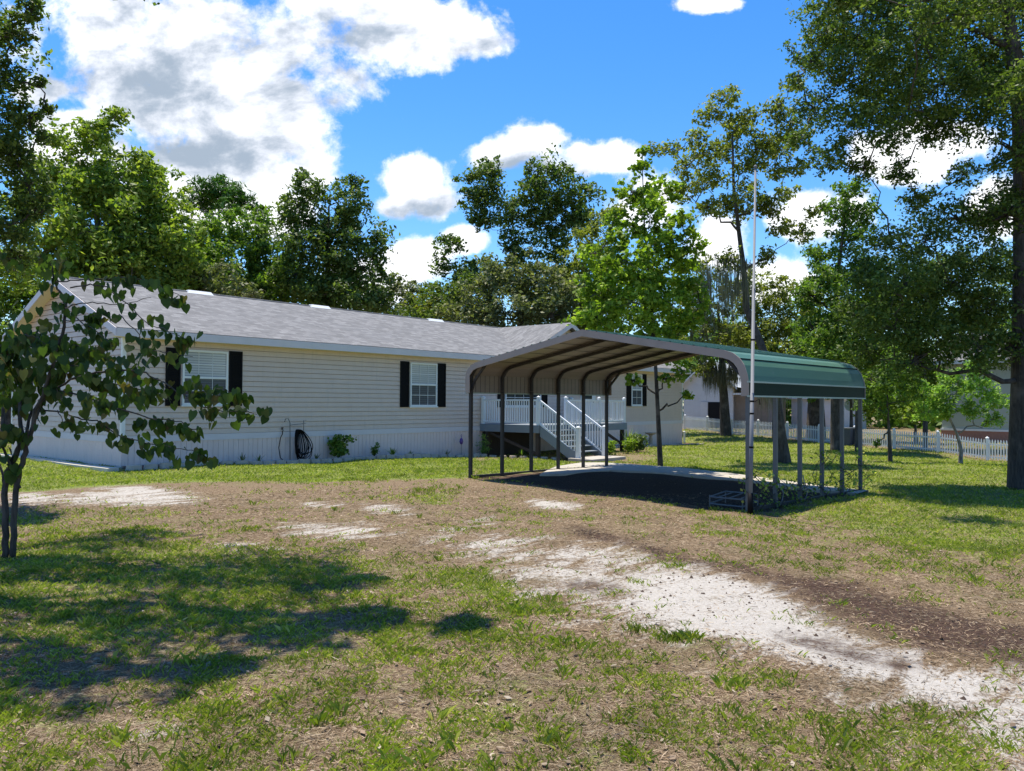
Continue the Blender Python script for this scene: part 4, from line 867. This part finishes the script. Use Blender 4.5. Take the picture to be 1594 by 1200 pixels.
# ------------------------------------------------------------------ neighbours
def oriented(u0, u1, D0_, D1_):                      # front edge from two pixel columns at their distances
    a = ground_at(u0, D0_); b = ground_at(u1, D1_); d = (b-a); d[2] = 0; Ln = np.linalg.norm(d); return Vector(a), Vector(d/Ln), Ln
def prism(mb, a, d, n, x0, x1, y0, y1, z0, z1, mi=0):
    vs = [a+d*x+n*y+Vector((0,0,z)) for z in (z0, z1) for (x, y) in ((x0,y0),(x1,y0),(x1,y1),(x0,y1))]
    mb.add(vs, [(3,2,1,0),(4,5,6,7),(0,1,5,4),(1,2,6,5),(2,3,7,6),(3,0,4,7)], mi)
def lapwall(mb, a, d, n, x0, x1, z0, z1, step=.2, yo=0):
    z = z0
    while z < z1-.01:
        e = min(z+step, z1); mb.quad(a+d*x0+n*(yo-.018)+Vector((0,0,z)), a+d*x1+n*(yo-.018)+Vector((0,0,z)), a+d*x1+n*yo+Vector((0,0,e)), a+d*x0+n*yo+Vector((0,0,e)))
        mb.quad(a+d*x0+n*yo+Vector((0,0,z)), a+d*x1+n*yo+Vector((0,0,z)), a+d*x1+n*(yo-.018)+Vector((0,0,z)), a+d*x0+n*(yo-.018)+Vector((0,0,z))); z = e
M_['shedwall'] = plain('white_barn_siding', (.66,.67,.68), .6, .06, 2, dirt=(.35, (.48,.48,.46)))
M_['palegreen'] = plain('pale_sage_siding', (.40,.45,.38), .6, .05, 2)
a, d, Ln = oriented(1064, 1141, 64, 62); n_ = Vector((-d.y, d.x, 0)); a.z -= .1
if n_.dot(Vector(Fv)) < 0: n_ = -n_
barn = thing('barn', 'white barn with a dark open doorway beyond the fence', 'barn', tuple(a+d*Ln/2+n_*3))
mb = MB(); lapwall(mb, a, d, n_, 0, Ln, 0, 3.6, .22); prism(mb, a, d, n_, .02, Ln-.02, .03, 8, -.3, 3.6)
mb.quad(a+Vector((0,0,3.6)), a+d*Ln+Vector((0,0,3.6)), a+d*Ln/2+Vector((0,0,5.4))); mb.build('wall', M_['shedwall'], barn)
mb = MB()
for sx, ex in ((-.4, Ln/2), (Ln+.4, Ln/2)):
    zs_ = 3.6-.4*1.8/(Ln/2); mb.quad(a+d*sx-n_*.4+Vector((0,0,zs_+.06)), a+d*ex-n_*.4+Vector((0,0,5.46)), a+d*ex+n_*8.4+Vector((0,0,5.46)), a+d*sx+n_*8.4+Vector((0,0,zs_+.06)))
    mb.quad(a+d*sx-n_*.4+Vector((0,0,zs_-.12)), a+d*ex-n_*.4+Vector((0,0,5.28)), a+d*ex-n_*.4+Vector((0,0,5.46)), a+d*sx-n_*.4+Vector((0,0,zs_+.06)))
mb.build('roof', M_['white'], barn)
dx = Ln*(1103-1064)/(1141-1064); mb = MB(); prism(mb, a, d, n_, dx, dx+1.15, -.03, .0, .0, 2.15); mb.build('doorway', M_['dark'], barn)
mb = MB(); prism(mb, a, d, n_, dx-.62, dx-.02, -.10, -.04, .0, 2.15); mb.build('door', M_['shedwall'], barn)
mb = MB(); prism(mb, a, d, n_, Ln, Ln+2.6, .4, 7, -.3, 2.9); lw = mb.build('wall', plain('weathered_board', (.25,.21,.18), .9, .25, 3), barn)
mb = MB(); mb.quad(a+d*(Ln-.1)+n_*-.3+Vector((0,0,3.45)), a+d*(Ln+3)+n_*-.3+Vector((0,0,2.75)), a+d*(Ln+3)+n_*7.4+Vector((0,0,2.75)), a+d*(Ln-.1)+n_*7.4+Vector((0,0,3.45))); prism(mb, a, d, n_, Ln+.1, Ln+2.9, -.32, -.28, 2.72, 2.86); mb.build('lean_to_roof', M_['white'], barn)
a, d, Ln = oriented(1232, 1297, 66, 63); n_ = Vector((-d.y, d.x, 0)); n_ = n_ if n_.dot(Vector(Fv)) > 0 else -n_
sh = thing('shed', 'pale grey-white shed between the carport posts, far behind the fence', 'shed', tuple(a))
mb = MB(); lapwall(mb, a, d, n_, 0, Ln, 0, 2.4, .22); prism(mb, a, d, n_, .02, Ln-.02, .03, 5, -.3, 2.4); mb.build('wall', M_['shedwall'], sh)
mb = MB(); prism(mb, a, d, n_, -.3, Ln+.3, -.3, 5.3, 2.4, 2.55); mb.build('roof', M_['shedwall'], sh)
a, d, Ln = oriented(1466, 1800, 47, 40); n_ = Vector((-d.y, d.x, 0)); n_ = n_ if n_.dot(Vector(Fv)) > 0 else -n_
nh = thing('neighbour_house', 'pale sage-sided house with a brick base beyond the fence at the right', 'house', tuple(a))
mb = MB(); lapwall(mb, a, d, n_, 0, Ln, .75, 4.6, .19); prism(mb, a, d, n_, .02, Ln-.02, .03, 8, .75, 4.6); mb.build('wall', M_['palegreen'], nh)
mb = MB(); prism(mb, a, d, n_, -.03, Ln+.03, -.05, 8, -.6, .62); mb.build('brick_base', M_['brick'], nh)
mb = MB(); prism(mb, a, d, n_, -.06, Ln+.06, -.09, 8, .622, .74); mb.build('ledge', M_['white'], nh)
mb = MB(); prism(mb, a, d, n_, -.4, Ln+.4, -.45, -.40, 4.5, 4.72); mb.build('fascia', M_['white'], nh)
mb = MB(); z = Vector((0,0,4.72)); zz = Vector((0,0,6.6)); mb.quad(a-d*.4-n_*.42+z, a+d*(Ln+.4)-n_*.42+z, a+d*(Ln+.4)+n_*4+zz, a-d*.4+n_*4+zz); mb.quad(a-d*.4+n_*4+zz, a+d*(Ln+.4)+n_*4+zz, a+d*(Ln+.4)+n_*8.4+z, a-d*.4+n_*8.4+z)
mb.quad(a-d*.4-n_*.42+Vector((0,0,4.6)), a+d*(Ln+.4)-n_*.42+Vector((0,0,4.6)), a+d*(Ln+.4)+n_*.1+Vector((0,0,4.6)), a-d*.4+n_*.1+Vector((0,0,4.6))); mb.build('roof', M_['shingle'], nh)

# satellite dish
p = ground_at(1326, 47); dish = thing('satellite_dish', 'round white satellite dish on a short pole behind the fence', 'satellite dish', tuple(p))
c = at(1325, 631, 47); ax = Vector(CAM)-Vector(c); ax.z = ax.z+14; ax.normalize(); u_ = ax.orthogonal().normalized(); v_ = ax.cross(u_)
vs = [Vector(c)]; fs = []
for r_ in (.12, .26, .38):
    for k in range(20): t = 2*math.pi*k/20; vs.append(Vector(c)+(u_*math.cos(t)+v_*math.sin(t))*r_+ax*(r_*r_*.5))
for k in range(20):
    fs.append((0, 1+k, 1+(k+1) % 20))
    for q_ in (0, 1): fs.append((1+q_*20+k, 21+q_*20+k, 21+q_*20+(k+1) % 20, 1+q_*20+(k+1) % 20))
mb = MB(); mb.add(vs, fs); mb.build('dish', M_['white'], dish, smooth=True)
MB().tube([tuple(p), (p[0], p[1], c[2]-.1), tuple(Vector(c)-ax*.05)], .03).build('mast', M_['galv'], dish)
MB().tube([tuple(Vector(c)-u_*.3), tuple(Vector(c)+ax*.4)], .014, 6).build('arm', M_['steel'], dish)
mb = MB(); q_ = Vector(c)+ax*.4; mb.lathe(q_, [(0,-.04),(.035,-.03),(.035,.04),(0,.05)], 8); mb.build('receiver', M_['steel'], dish)
p = ground_at(1323, 38.5)
for k, uu in enumerate((1318, 1330)):
    p = ground_at(uu, 41.5+k*.3); b = thing('bin', ('blue-grey rubbish bin behind the fence, left one of the pair', 'blue-grey rubbish bin behind the fence, right one of the pair')[k], 'bin', tuple(p), 'bins behind the fence')
    mb = MB(); x, y, z = p; mb.add([(x+sx*r_, y+sy*r_, z+zz) for (r_, zz) in ((.20, .0), (.26, .85)) for sx, sy in ((-1,-1),(1,-1),(1,1),(-1,1))], [(3,2,1,0),(4,5,6,7),(0,1,5,4),(1,2,6,5),(2,3,7,6),(3,0,4,7)]); mb.build('body', plain('blue_grey_plastic', (.05,.065,.10), .5), b)
    mb = MB(); mb.box((x-.28,y-.28,z+.852),(x+.28,y+.28,z+.93)); mb.build('lid', M_['steel'], b, bevel=.02)
# stub post at the house corner
p = gr(1065, 689); mb = MB(); mb.tube([tuple(p-np.array([0,0,.1])), tuple(p+np.array([0,0,.62]))], .05, square=True); mb.lathe(p+np.array([0,0,.62]), [(.08,0),(.08,.02),(0,.07)], 4)
tag(mb.build('marker_post', M_['white']), 'short white vinyl post standing at the far front corner of the home', 'post')

# ------------------------------------------------------------------ walkway, bed and edging
def slab(pix, th, name, m, lift=.0):
    P = poly(pix); n = len(P); T = [(x, y, float(H(x, y)+bumps(x, y))+th) for x, y in P]; Bm = [(x, y, z-th-.12) for x, y, z in T]
    c = P.mean(0); mb = MB(); mb.add(T+Bm, [tuple(range(n))]+[(i, (i+1) % n, n+(i+1) % n, n+i) for i in range(n)]); return mb.build(name, m)
def strip(left, right, th, name, m, sub=5):
    A = [gr(*p) for p in left]; B = [gr(*p) for p in right]; A2 = []; B2 = []
    for i in range(len(A)-1):
        for t in range(sub): A2.append(A[i]+(A[i+1]-A[i])*t/sub); B2.append(B[i]+(B[i+1]-B[i])*t/sub)
    A2.append(A[-1]); B2.append(B[-1]); mb = MB(); n = len(A2); vs = []
    for a_, b_ in zip(A2, B2):
        for k in range(4): p = a_+(b_-a_)*k/3; vs.append((p[0], p[1], float(H(p[0], p[1]))+.02+th))
        vs.append((b_[0], b_[1], float(H(b_[0], b_[1]))-.1)); vs.append((a_[0], a_[1], float(H(a_[0], a_[1]))-.1))
    fs = []
    for i in range(n-1):
        o = i*6; q = o+6
        for k in range(6): fs.append((o+k, q+k, q+(k+1) % 6, o+(k+1) % 6))
    mb.add(vs, fs); return mb.build(name, m)
wk = strip([(866,728),(905,722),(940,722),(1000,726),(1060,730),(1140,739),(1220,750),(1290,760),(1352,766)], [(840,741),(880,740),(950,734),(1010,737),(1070,742),(1140,749),(1215,759),(1280,766),(1335,771)], .02, 'path', M_['conc']); tag(wk, kind='structure')
def bed(xs, yf, name='planting_bed'):
    mb = MB(); vs = []
    for x in xs: vs += [(x, yf, float(H(x, yf))+.03), (x, -.0, float(H(x, 0))+.05)]
    mb.add(vs, [(2*i, 2*i+2, 2*i+3, 2*i+1) for i in range(len(xs)-1)]); tag(mb.build(name, MULCH), kind='structure')
def f(q):
    o = OC(q); n = q.noise(o, 30, 5, .7); return pbsdf(q, q.ramp(n, [(.3, (.05,.025,.018)), (.5, (.20,.09,.06)), (.7, (.36,.2,.14))]), .95, 0, n, 1, .03)
MULCH = mat('red_brown_mulch', f)
bed(np.arange(.0, 14.3, .5), -.62); bed(np.arange(20.2, 32, .5), -.9)
ORD = 'first second third fourth fifth sixth seventh eighth ninth tenth eleventh twelfth thirteenth fourteenth fifteenth sixteenth seventeenth eighteenth nineteenth twentieth'.split()
ORD += ['twenty-'+o for o in ORD[:9]]+['thirtieth']+['thirty-'+o for o in ORD[:9]]
ki = 0
def stone(x, y, ln, wd, hh, rz, label, grp):
    z = float(H(x, y)); o_ = []; 
    for k in range(2):
        for t in range(8): a_ = 2*math.pi*t/8+.39; r1 = 1+random.uniform(-.12, .12); s_ = (1, .86)[k]; o_.append((x+(math.cos(a_)*ln*.56*r1*s_)*math.cos(rz)-(math.sin(a_)*wd*.6*s_)*math.sin(rz), y+(math.cos(a_)*ln*.56*r1*s_)*math.sin(rz)+math.sin(a_)*wd*.6*s_*math.cos(rz), z+(-.05, hh)[k]+random.uniform(0, .01)))
    tag(MB().add(o_, [tuple(range(8))[::-1], tuple(range(8, 16))]+[(i, (i+1) % 8, 8+(i+1) % 8, 8+i) for i in range(8)]).build('edging_stone', M_['stone']), label, 'edging stone', grp)
x = .0
while x < 13.6: stone(x, -.72+.05*math.sin(x*1.3), random.uniform(.34,.44), .2, random.uniform(.10,.15), random.uniform(-.1,.1), ORD[ki]+' edging stone counting from the left front corner of the home', 'edging stones along the bed left of the porch'); x += .43; ki += 1
x = 20.6; ki = 0
while x < 31.6: stone(x, -1.0-.35*math.sin((x-20)*.55), random.uniform(.34,.44), .2, random.uniform(.06,.10), random.uniform(-.2,.2), ORD[ki]+' edging stone from the porch along the bed with the birdbath', 'edging stones along the bed right of the porch'); x += .43; ki += 1
x = 13.7
for k in range(7): stone(x-.1+k*.1, -1.0-k*.42, .36, .2, .08, 1.4, ORD[k]+' edging stone from the wall in the short row beside the left porch end', 'edging stones by the porch corner')
mb = MB(); vs = []
ys = np.arange(-.7, 8.0, .4)
for y in ys: xo_ = -.55-.05*math.sin(y); z = float(H(xo_, y)); vs += [(xo_-.14,y,z-.05),(xo_-.14,y,z+.07),(xo_+.14,y,z+.075),(xo_+.14,y,z-.05)]
mb.add(vs, [(4*i+k, 4*i+4+k, 4*i+4+(k+1) % 4, 4*i+(k+1) % 4) for i in range(len(ys)-1) for k in range(4)]+[(0,1,2,3)])
tag(mb.build('concrete_curb', plain('pale_concrete', (.55,.50,.42), .9, .2, 4)), 'pale concrete garden curb along the gable end of the home', 'curb')

# ------------------------------------------------------------------ plants
def plant(x, y, hgt, rad, leaf, n, lm, label, name='shrub', aspect=.6, upb=.6, stems=6, cat='plant'):
    z = float(H(x, y))+.03; root = thing(name, label, cat, (x, y, z)); mb = MB(); C_ = []
    for k in range(stems):
        a_ = random.random()*6.28; r_ = rad*random.uniform(.1, .75); e = (x+r_*math.cos(a_), y+r_*math.sin(a_), z+hgt*random.uniform(.5, .95)); mb.tube([(x, y, z-.03), ((x+e[0])/2, (y+e[1])/2, z+hgt*.35), e], [.009, .007, .003], 5); C_.append(e); C_.append(((x+e[0])/2, (y+e[1])/2, z+hgt*.35))
    mb.build('stem', M_['bark'], root); C_ = np.array(C_); leaves('foliage', C_, np.full(len(C_), rad*.5), max(4, n//len(C_)), leaf, L[lm], root, aspect, upb); return root
def spiky(x, y, hgt, n, lm, label, name='spiky_plant', spread=.8, wd=.022):
    z = float(H(x, y))+.03; vs = []
    for k in range(n):
        a_ = random.random()*6.28; l_ = hgt*random.uniform(.6, 1.1); o = random.uniform(.15, spread); dx_, dy_ = math.cos(a_), math.sin(a_); w_ = wd*random.uniform(.7, 1.2)
        for (t0, t1) in ((0, .5), (.5, 1)):
            def pt(t): return np.array([x+dx_*o*l_*t*(.6+.5*t), y+dy_*o*l_*t*(.6+.5*t), z+l_*t*(1-.25*t*o)])
            s2 = np.array([-dy_, dx_, 0])*w_; p0_, p1_ = pt(t0), pt(t1); k0 = 1-t0*.3; k1 = 1-t1*.9; vs += [p0_-s2*k0, p0_+s2*k0, p1_+s2*k1, p1_-s2*k1]
    vs = np.array(vs); tag(npmesh(name, vs, np.arange(len(vs)).reshape(-1, 4), L[lm]), label, 'plant')
def bx_(u, y=-.35): return onplane(u, 700, (0,1,0), y)[0]
plant(bx_(527), -.38, .80, .42, .11, 900, 'mid', 'bushy round green shrub against the skirting right of the coiled hose', 'shrub', .75)
plant(bx_(583), -.35, .52, .20, .09, 260, 'mid', 'small upright leafy plant second from the coiled hose', 'small_plant', .6)
spiky(bx_(610), -.38, .36, 46, 'vine', 'yellow-striped spiky plant below the middle window', 'variegated_plant', .95, .02)
spiky(bx_(638), -.36, .24, 12, 'grey', 'sparse small spiky plant right of the yellow-striped one')
spiky(bx_(695), -.36, .30, 14, 'grey', 'thin spiky plant between the middle window and the purple garden stake')
spiky(bx_(492), -.36, .28, 14, 'grey', 'small dark spiky plant touching the coiled hose')
spiky(bx_(377), -.36, .34, 14, 'grey', 'spiky plant below the right shutter of the left window')
spiky(bx_(403), -.36, .30, 12, 'mid', 'spiky plant left of the looping black hose end')
spiky(bx_(318), -.36, .30, 12, 'mid', 'spiky plant under the left window, near the tip of the low leafy branches')
spiky(bx_(272), -.36, .32, 14, 'grey', 'spiky plant nearest the left front corner of the home')
plant(bx_(748), -.5, .62, .34, .08, 420, 'light', 'pale ferny plant between the first carport post and the porch', 'fern', .3)
plant(13.7, -.4, .9, .25, .08, 160, 'light', 'thin weedy plant climbing beside the left porch post', 'weed', .5)
spiky(13.9, -2.2, .35, 16, 'mid', 'little grassy plant under the left front corner of the porch')
plant(17.2, -4.0, .55, .38, .10, 520, 'bright', 'light green hosta-like clump just right of the porch steps', 'shrub', .7)
plant(18.7, -3.9, .55, .42, .10, 620, 'bright', 'light green low shrub under the right end of the porch', 'shrub', .7)
plant(20.0, -3.6, .65, .62, .12, 1100, 'dark', 'dark green rounded shrub in front of the right porch post', 'shrub', .7)
spiky(20.2, -3.0, 1.0, 60, 'vine', 'tall yellow-green ornamental grass behind the dark rounded shrub', 'ornamental_grass', .6, .02)
spiky(26.0, -.6, .4, 16, 'vine', 'small grassy tuft left of the birdbath')

# ------------------------------------------------------------------ hose, spigot, garden stake, birdbath
hx = bx_(462, -.1); x = hx; zg = float(H(x, -.2)); hose = thing('garden_hose', 'black garden hose coiled on a thin metal hanger against the skirting', 'hose', (x, -.2, zg))
mb = MB(); mb.tube([(x-.28,-.16,zg), (x-.30,-.16,1.05), (x-.36,-.16,1.18), (x-.46,-.16,1.18), (x-.5,-.16,1.08)], .011, 6); mb.tube([(x-.3,-.16,.98), (x+.28,-.16,1.03)], .009, 6); mb.tube([(x+.2,-.16,.8), (x+.2,-.16,1.12), (x+.3,-.16,1.12)], .009, 6); mb.build('hanger', M_['steel'], hose, smooth=True)
mb = MB()
for k in range(15):
    wl, wr, bo = .03+.010*k+random.uniform(-.01, .02), .05+.024*k+random.uniform(-.02, .02), random.uniform(.75, 1.0); yy_ = -.15-.012*k; loop = []
    for j in range(25):
        a_ = 2*math.pi*j/24; fl_ = (1-math.cos(a_))/2; sx_ = math.sin(a_); loop.append((x-.05+(sx_*(wr if sx_ > 0 else wl*1.2))*(.45+fl_*.9)+.20*fl_*k/15, yy_-.03*math.sin(a_*2), .84-fl_*bo*(.80-zg*.9)))
    mb.tube([(a_, b, max(c, zg+.03+.004*k)) for a_, b, c in loop], .0125, 6)
mb.build('coil', M_['black'], hose, smooth=True)
sx = bx_(439, -.05); mb = MB(); mb.tube([(sx,-.06,.80),(sx-.02,-.1,.72),(sx-.12,-.14,.6),(sx-.19,-.16,.3),(sx-.16,-.2,0),(sx-.02,-.25,zg+.06),(sx+.2,-.3,zg+.03),(x-.1,-.3,zg+.03)], .014, 8); mb.build('lead', M_['black'], hose, smooth=True)
sp = thing('spigot', 'small outdoor water tap on the wall trim above the looping hose end', 'tap', (sx, 0, .86)); mb = MB(); mb.tube([(sx,.0,.86),(sx,-.08,.86),(sx,-.10,.80)], .016, 8); mb.build('spout', M_['steel'], sp); mb = MB(); mb.lathe((sx,-.06,.90), [(.001,-.02),(.035,-.015),(.035,.01),(.001,.012)], 10); mb.build('handle', M_['black'], sp)
x = bx_(718, -.3); zg = float(H(x, -.3)); st = thing('garden_stake', 'purple ornament on a thin rusty stake by the skirting left of the first carport post', 'garden ornament', (x, -.3, zg))
MB().tube([(x,-.3,zg-.05),(x,-.3,zg+.52)], .008, 6).build('stake', M_['oldwood'], st); mb = MB(); mb.lathe((x,-.3,zg+.5), [(.001,-.02),(.05,.02),(.075,.10),(.06,.19),(.025,.24),(.001,.26)], 14); mb.build('ornament', M_['purple'], st, smooth=True); MB().tube([(x,-.3,zg+.74),(x+.03,-.3,zg+.84),(x,-.3,zg+.88),(x-.03,-.3,zg+.84),(x,-.3,zg+.76)], .007, 6).build('hook', M_['purple'], st)
q_ = onplane(1013, 692, (0,1,0), -.6); x = q_[0]; zg = float(H(x, -.6)); bb = thing('birdbath', 'tan stone birdbath on a pedestal near the right end of the home', 'birdbath', (x, -.6, zg))
M_['tanstone'] = plain('tan_cast_stone', (.42,.33,.25), .85, .15, 6)
MB().lathe((x,-.6,zg), [(.17,-.03),(.17,.05),(.12,.09),(.075,.2),(.095,.34),(.07,.48),(.10,.56)], 16).build('pedestal', M_['tanstone'], bb, smooth=True)
MB().lathe((x,-.6,zg), [(.08,.561),(.20,.60),(.31,.66),(.31,.69),(.27,.68),(.12,.63),(.001,.62)], 22).build('bowl', M_['tanstone'], bb, smooth=True)

# ------------------------------------------------------------------ wire stand and vines by the carport posts
p = gr(1143, 790); z = p[2]; ws = Vector((p[0], p[1], z))
t1 = CX*.8; t2 = CY*.8; mb = MB()
tr = thing('metal_rack', 'low grey tubular metal frame lying under the carport front corner', 'rack', tuple(p))
for h_ in (.05, .17):
    c_ = [ws+t1*a_+t2*b_+Vector((0,0,h_+.05*(a_ > 0))) for a_, b_ in ((-.25,.45),(.45,.45),(.45,-.32),(-.25,-.32))]
    MB().tube(c_+[c_[0]], .014, 6).build('rail', M_['steel'], tr)
for k in range(3): MB().tube([ws+t1*-.25+t2*(.25-.24*k)+Vector((0,0,.17)), ws+t1*.45+t2*(.25-.24*k)+Vector((0,0,.22))], .011, 6).build('rung', M_['steel'], tr)
for a_, b_ in ((-.25,.45),(.45,.45),(.45,-.32),(-.25,-.32)): MB().tube([ws+t1*a_+t2*b_+Vector((0,0,-.02)), ws+t1*a_+t2*b_+Vector((0,0,.2))], .013, 6).build('leg', M_['steel'], tr)
VL = ['leafy vine climbing the front right carport post beside the flagpole sleeve', 'vine with pale leaves around the second right carport post, by a loose grey cable', 'vine sprawling at the foot of the third right carport post', 'thickest leafy vine, halfway up the fourth right carport post', 'vine between the fourth and last right carport posts', 'sparse vine on the rearmost right carport post']
for i in range(6):
    p = cp(CL*i/5+(.0 if i else .25), inn[-1][0]-.05, 0); z = float(H(p.x, p.y)); hh = (.85,.55,.45,1.15,.7,.95)[i]; root = thing('climbing_vine', VL[i], 'vine', (p.x, p.y, z), 'vines on the right carport posts')
    mb = MB(); C_ = []
    for k in range(5):
        a0 = random.random()*6; pts = [Vector((p.x+CX.x*random.uniform(-.15,.3), p.y+CX.y*random.uniform(-.1,.2), z))]
        for t in range(1, 7): hh_ = hh*random.uniform(.7, 1.0)*t/6; pts.append(Vector((p.x, p.y, z+hh_))+CX*(math.sin(a0+t)*.16+(k-2)*.09*t/3)+CY*math.cos(a0+t*1.3)*.12)
        mb.tube(pts, [.006]*6+[.002], 5, cap=False); C_ += [tuple(q_) for q_ in pts[1:]]
    mb.build('stem', M_['bark'], root); leaves('foliage', np.array(C_), np.full(len(C_), .13), 3, .075, L['vine'], root, .62, .6)
for i, u in ((1, 0), (2, 1)):
    p = cp(CL*i/5, inn[-1][0]-.08, 0); z = float(H(p.x, p.y)); tag(MB().tube([(p.x,p.y,z+.02),(p.x+.04,p.y-.03,z+.12),(p.x+.02,p.y-.06,z+.25),(p.x-.05,p.y-.02,z+.38),(p.x,p.y+.02,z+.5)], .009, 6).build('loose_cable', M_['galv'], smooth=True), ('pale loose cable bent at the foot of the second right carport post', 'pale loose cable at the foot of the third right carport post')[u], 'cable')

# ------------------------------------------------------------------ redbud in the left foreground
def redbud():
    g0 = gr(12, 869); Dr = (g0-CAM)@Fv; root = thing('redbud_tree', 'small multi-stemmed tree with dark heart-shaped leaves in the left foreground', 'tree', tuple(g0))
    def zz(u, v): return (u/3.529, 380+v/3.529)
    mb = MB(); br = []
    def P(u, v, dd=0): return at(u, v, Dr+dd)
    def limb(pts, r0_, r1_, dd=(0, 0), lv=None):
        n = len(pts); ps = [P(u, v, dd[0]+(dd[1]-dd[0])*i/(n-1)) for i, (u, v) in enumerate(pts)]; out = []
        for i in range(n-1):
            for t in range(4): out.append(ps[i]+(ps[i+1]-ps[i])*t/4+rng.normal(size=3)*.006)
        out.append(ps[-1]); mb.tube(out, list(np.linspace(r0_, r1_, len(out))), 7); 
        if lv: br.append((out, lv))
    limb([(8,871),(9,820),(6,775),(10,745),(25,705),(36,688)], .036, .028)
    limb([(20,871),(22,820),(24,780),(31,730),(40,695),(44,680)], .034, .026)
    limb([(36,690),(30,633),(34,590),(40,560)], .024, .012, (0, .3), 30)
    limb([(38,690),(48,640),(50,600),(52,560)], .018, .010, (0, .6), 20)
    limb([(42,688),(56,640),(70,606),(84,560),(100,508),(103,480),(97,460),(84,440),(82,415)], .026, .007, (0, -.3), 36)
    limb([(30,760),(20,735),(8,700),(-10,660),(-30,600)], .018, .009, (0, -.2), 30)
    limb([(10,770),(2,730),(-12,690)], .016, .01, (0, .2))
    limb([(44,680),(60,640),(76,610),(80,580),(120,560),(160,548)], .018, .006, (0, .5), 50)
    limb([(103,480),(119,471),(153,472),(190,474),(235,463)], .008, .003, (-.3, -.2), 0)
    limb([(110,448),(140,443),(165,446),(198,473),(227,502),(263,516),(290,528),(306,534)], .008, .003, (-.3, -.5), 40)
    limb([(84,440),(110,436),(160,434),(200,432),(240,440),(270,455),(289,465)], .008, .003, (-.3, -.1), 44)
    limb([(118,495),(150,515),(178,540)], .007, .003, (-.3, -.6), 16)
    limb([(184,488),(210,513),(232,544),(262,550),(300,555)], .006, .003, (-.4, -.6), 22)
    limb([(100,500),(130,500),(150,490),(172,485)], .006, .003, (-.3, -.1), 22)
    limb([(76,612),(110,590),(150,578),(190,576),(227,581),(255,595),(283,612),(317,634),(350,640),(385,640),(400,645)], .013, .003, (.1, -.8), 44)
    limb([(285,614),(310,610),(345,605),(360,612)], .005, .002, (-.7, -.9), 26)
    limb([(340,640),(365,615),(380,612)], .004, .002, (-.7, -.8), 14)
    limb([(290,612),(300,595),(318,598)], .004, .002, (-.7, -.8), 8)
    limb([(70,606),(100,610),(140,620),(180,635),(230,650),(275,655),(300,668),(315,668)], .012, .003, (.1, -.5), 60)
    limb([(56,640),(90,640),(120,650),(150,655),(190,680),(225,690),(260,695),(300,702),(318,712)], .010, .003, (.2, -.3), 60)
    limb([(84,560),(120,570),(150,590),(190,600),(230,608),(262,622)], .009, .003, (.1, .2), 60)
    limb([(70,606),(84,600),(98,622),(92,628)], .006, .003, (.1, -.2), 18)
    limb([(40,690),(30,672),(18,670)], .006, .003, (0, -.2), 8); limb([(42,688),(45,672),(36,664)], .006, .003, (0, -.2), 8)
    limb([(90,640),(98,655),(112,662)], .006, .003, (.1, -.2), 12)
    limb([(34,590),(20,560),(0,540),(-30,520)], .012, .005, (.3, 0), 50)
    limb([(40,560),(60,530),(90,530),(130,540),(170,560)], .010, .004, (.3, .2), 60)
    limb([(40,560),(45,530),(60,515),(80,508)], .008, .004, (.3, .6), 28)
    limb([(34,590),(10,590),(-20,580)], .010, .004, (.3, .5), 30)
    limb([(-30,560),(0,536),(40,522),(60,525),(72,540)], .008, .003, (-.4, -.3), 20)
    limb([(82,415),(76,408),(92,400),(105,405)], .005, .002, (-.3, -.3), 16); limb([(-20,400),(10,405),(25,402)], .005, .002, (-.3, -.3), 8)
    mb.build('trunk', M_['bark'], root, smooth=True)
    hv = [(0,0),(.30,.16),(.50,-.02),(.50,-.30),(.34,-.62),(0,-1.0),(-.34,-.62),(-.50,-.30),(-.50,-.02),(-.30,.16)]
    V = []; 
    def leaf(p, s):
        dn = np.array([rng.normal()*.35, rng.normal()*.35, -1.]); dn /= np.linalg.norm(dn); ax_ = np.cross(dn, rng.normal(size=3)); ax_ /= np.linalg.norm(ax_); nn = np.cross(dn, ax_)
        for x_, y_ in hv: V.append(p+ax_*x_*s-dn*y_*s+nn*(abs(x_)*.28*s+(y_*y_)*.12*s))
    for out, lv in br:
        n = len(out)
        for _ in range(int(lv*1.15)):
            t = (.25+.75*rng.random())*(n-1); i = int(min(t, n-2)); p = out[i]+(out[i+1]-out[i])*(t-i)+rng.normal(size=3)*np.array([.06,.06,.045]); leaf(p-np.array([0,0,.02]), .105*(.65+.5*rng.random()))
    for _ in range(200):                                   # dense middle of the crown
        u = rng.uniform(5, 225); v = 530+rng.normal()*30+u*.30; leaf(P(u, v, rng.normal()*.45), .105*(.65+.5*rng.random()))
    for _ in range(70): leaf(P(rng.uniform(-60, 60), rng.uniform(500, 640), rng.normal()*.4), .11)
    V = np.array(V); npmesh('crown', V, np.arange(len(V)).reshape(-1, 10), L['redbud'], root)
redbud()
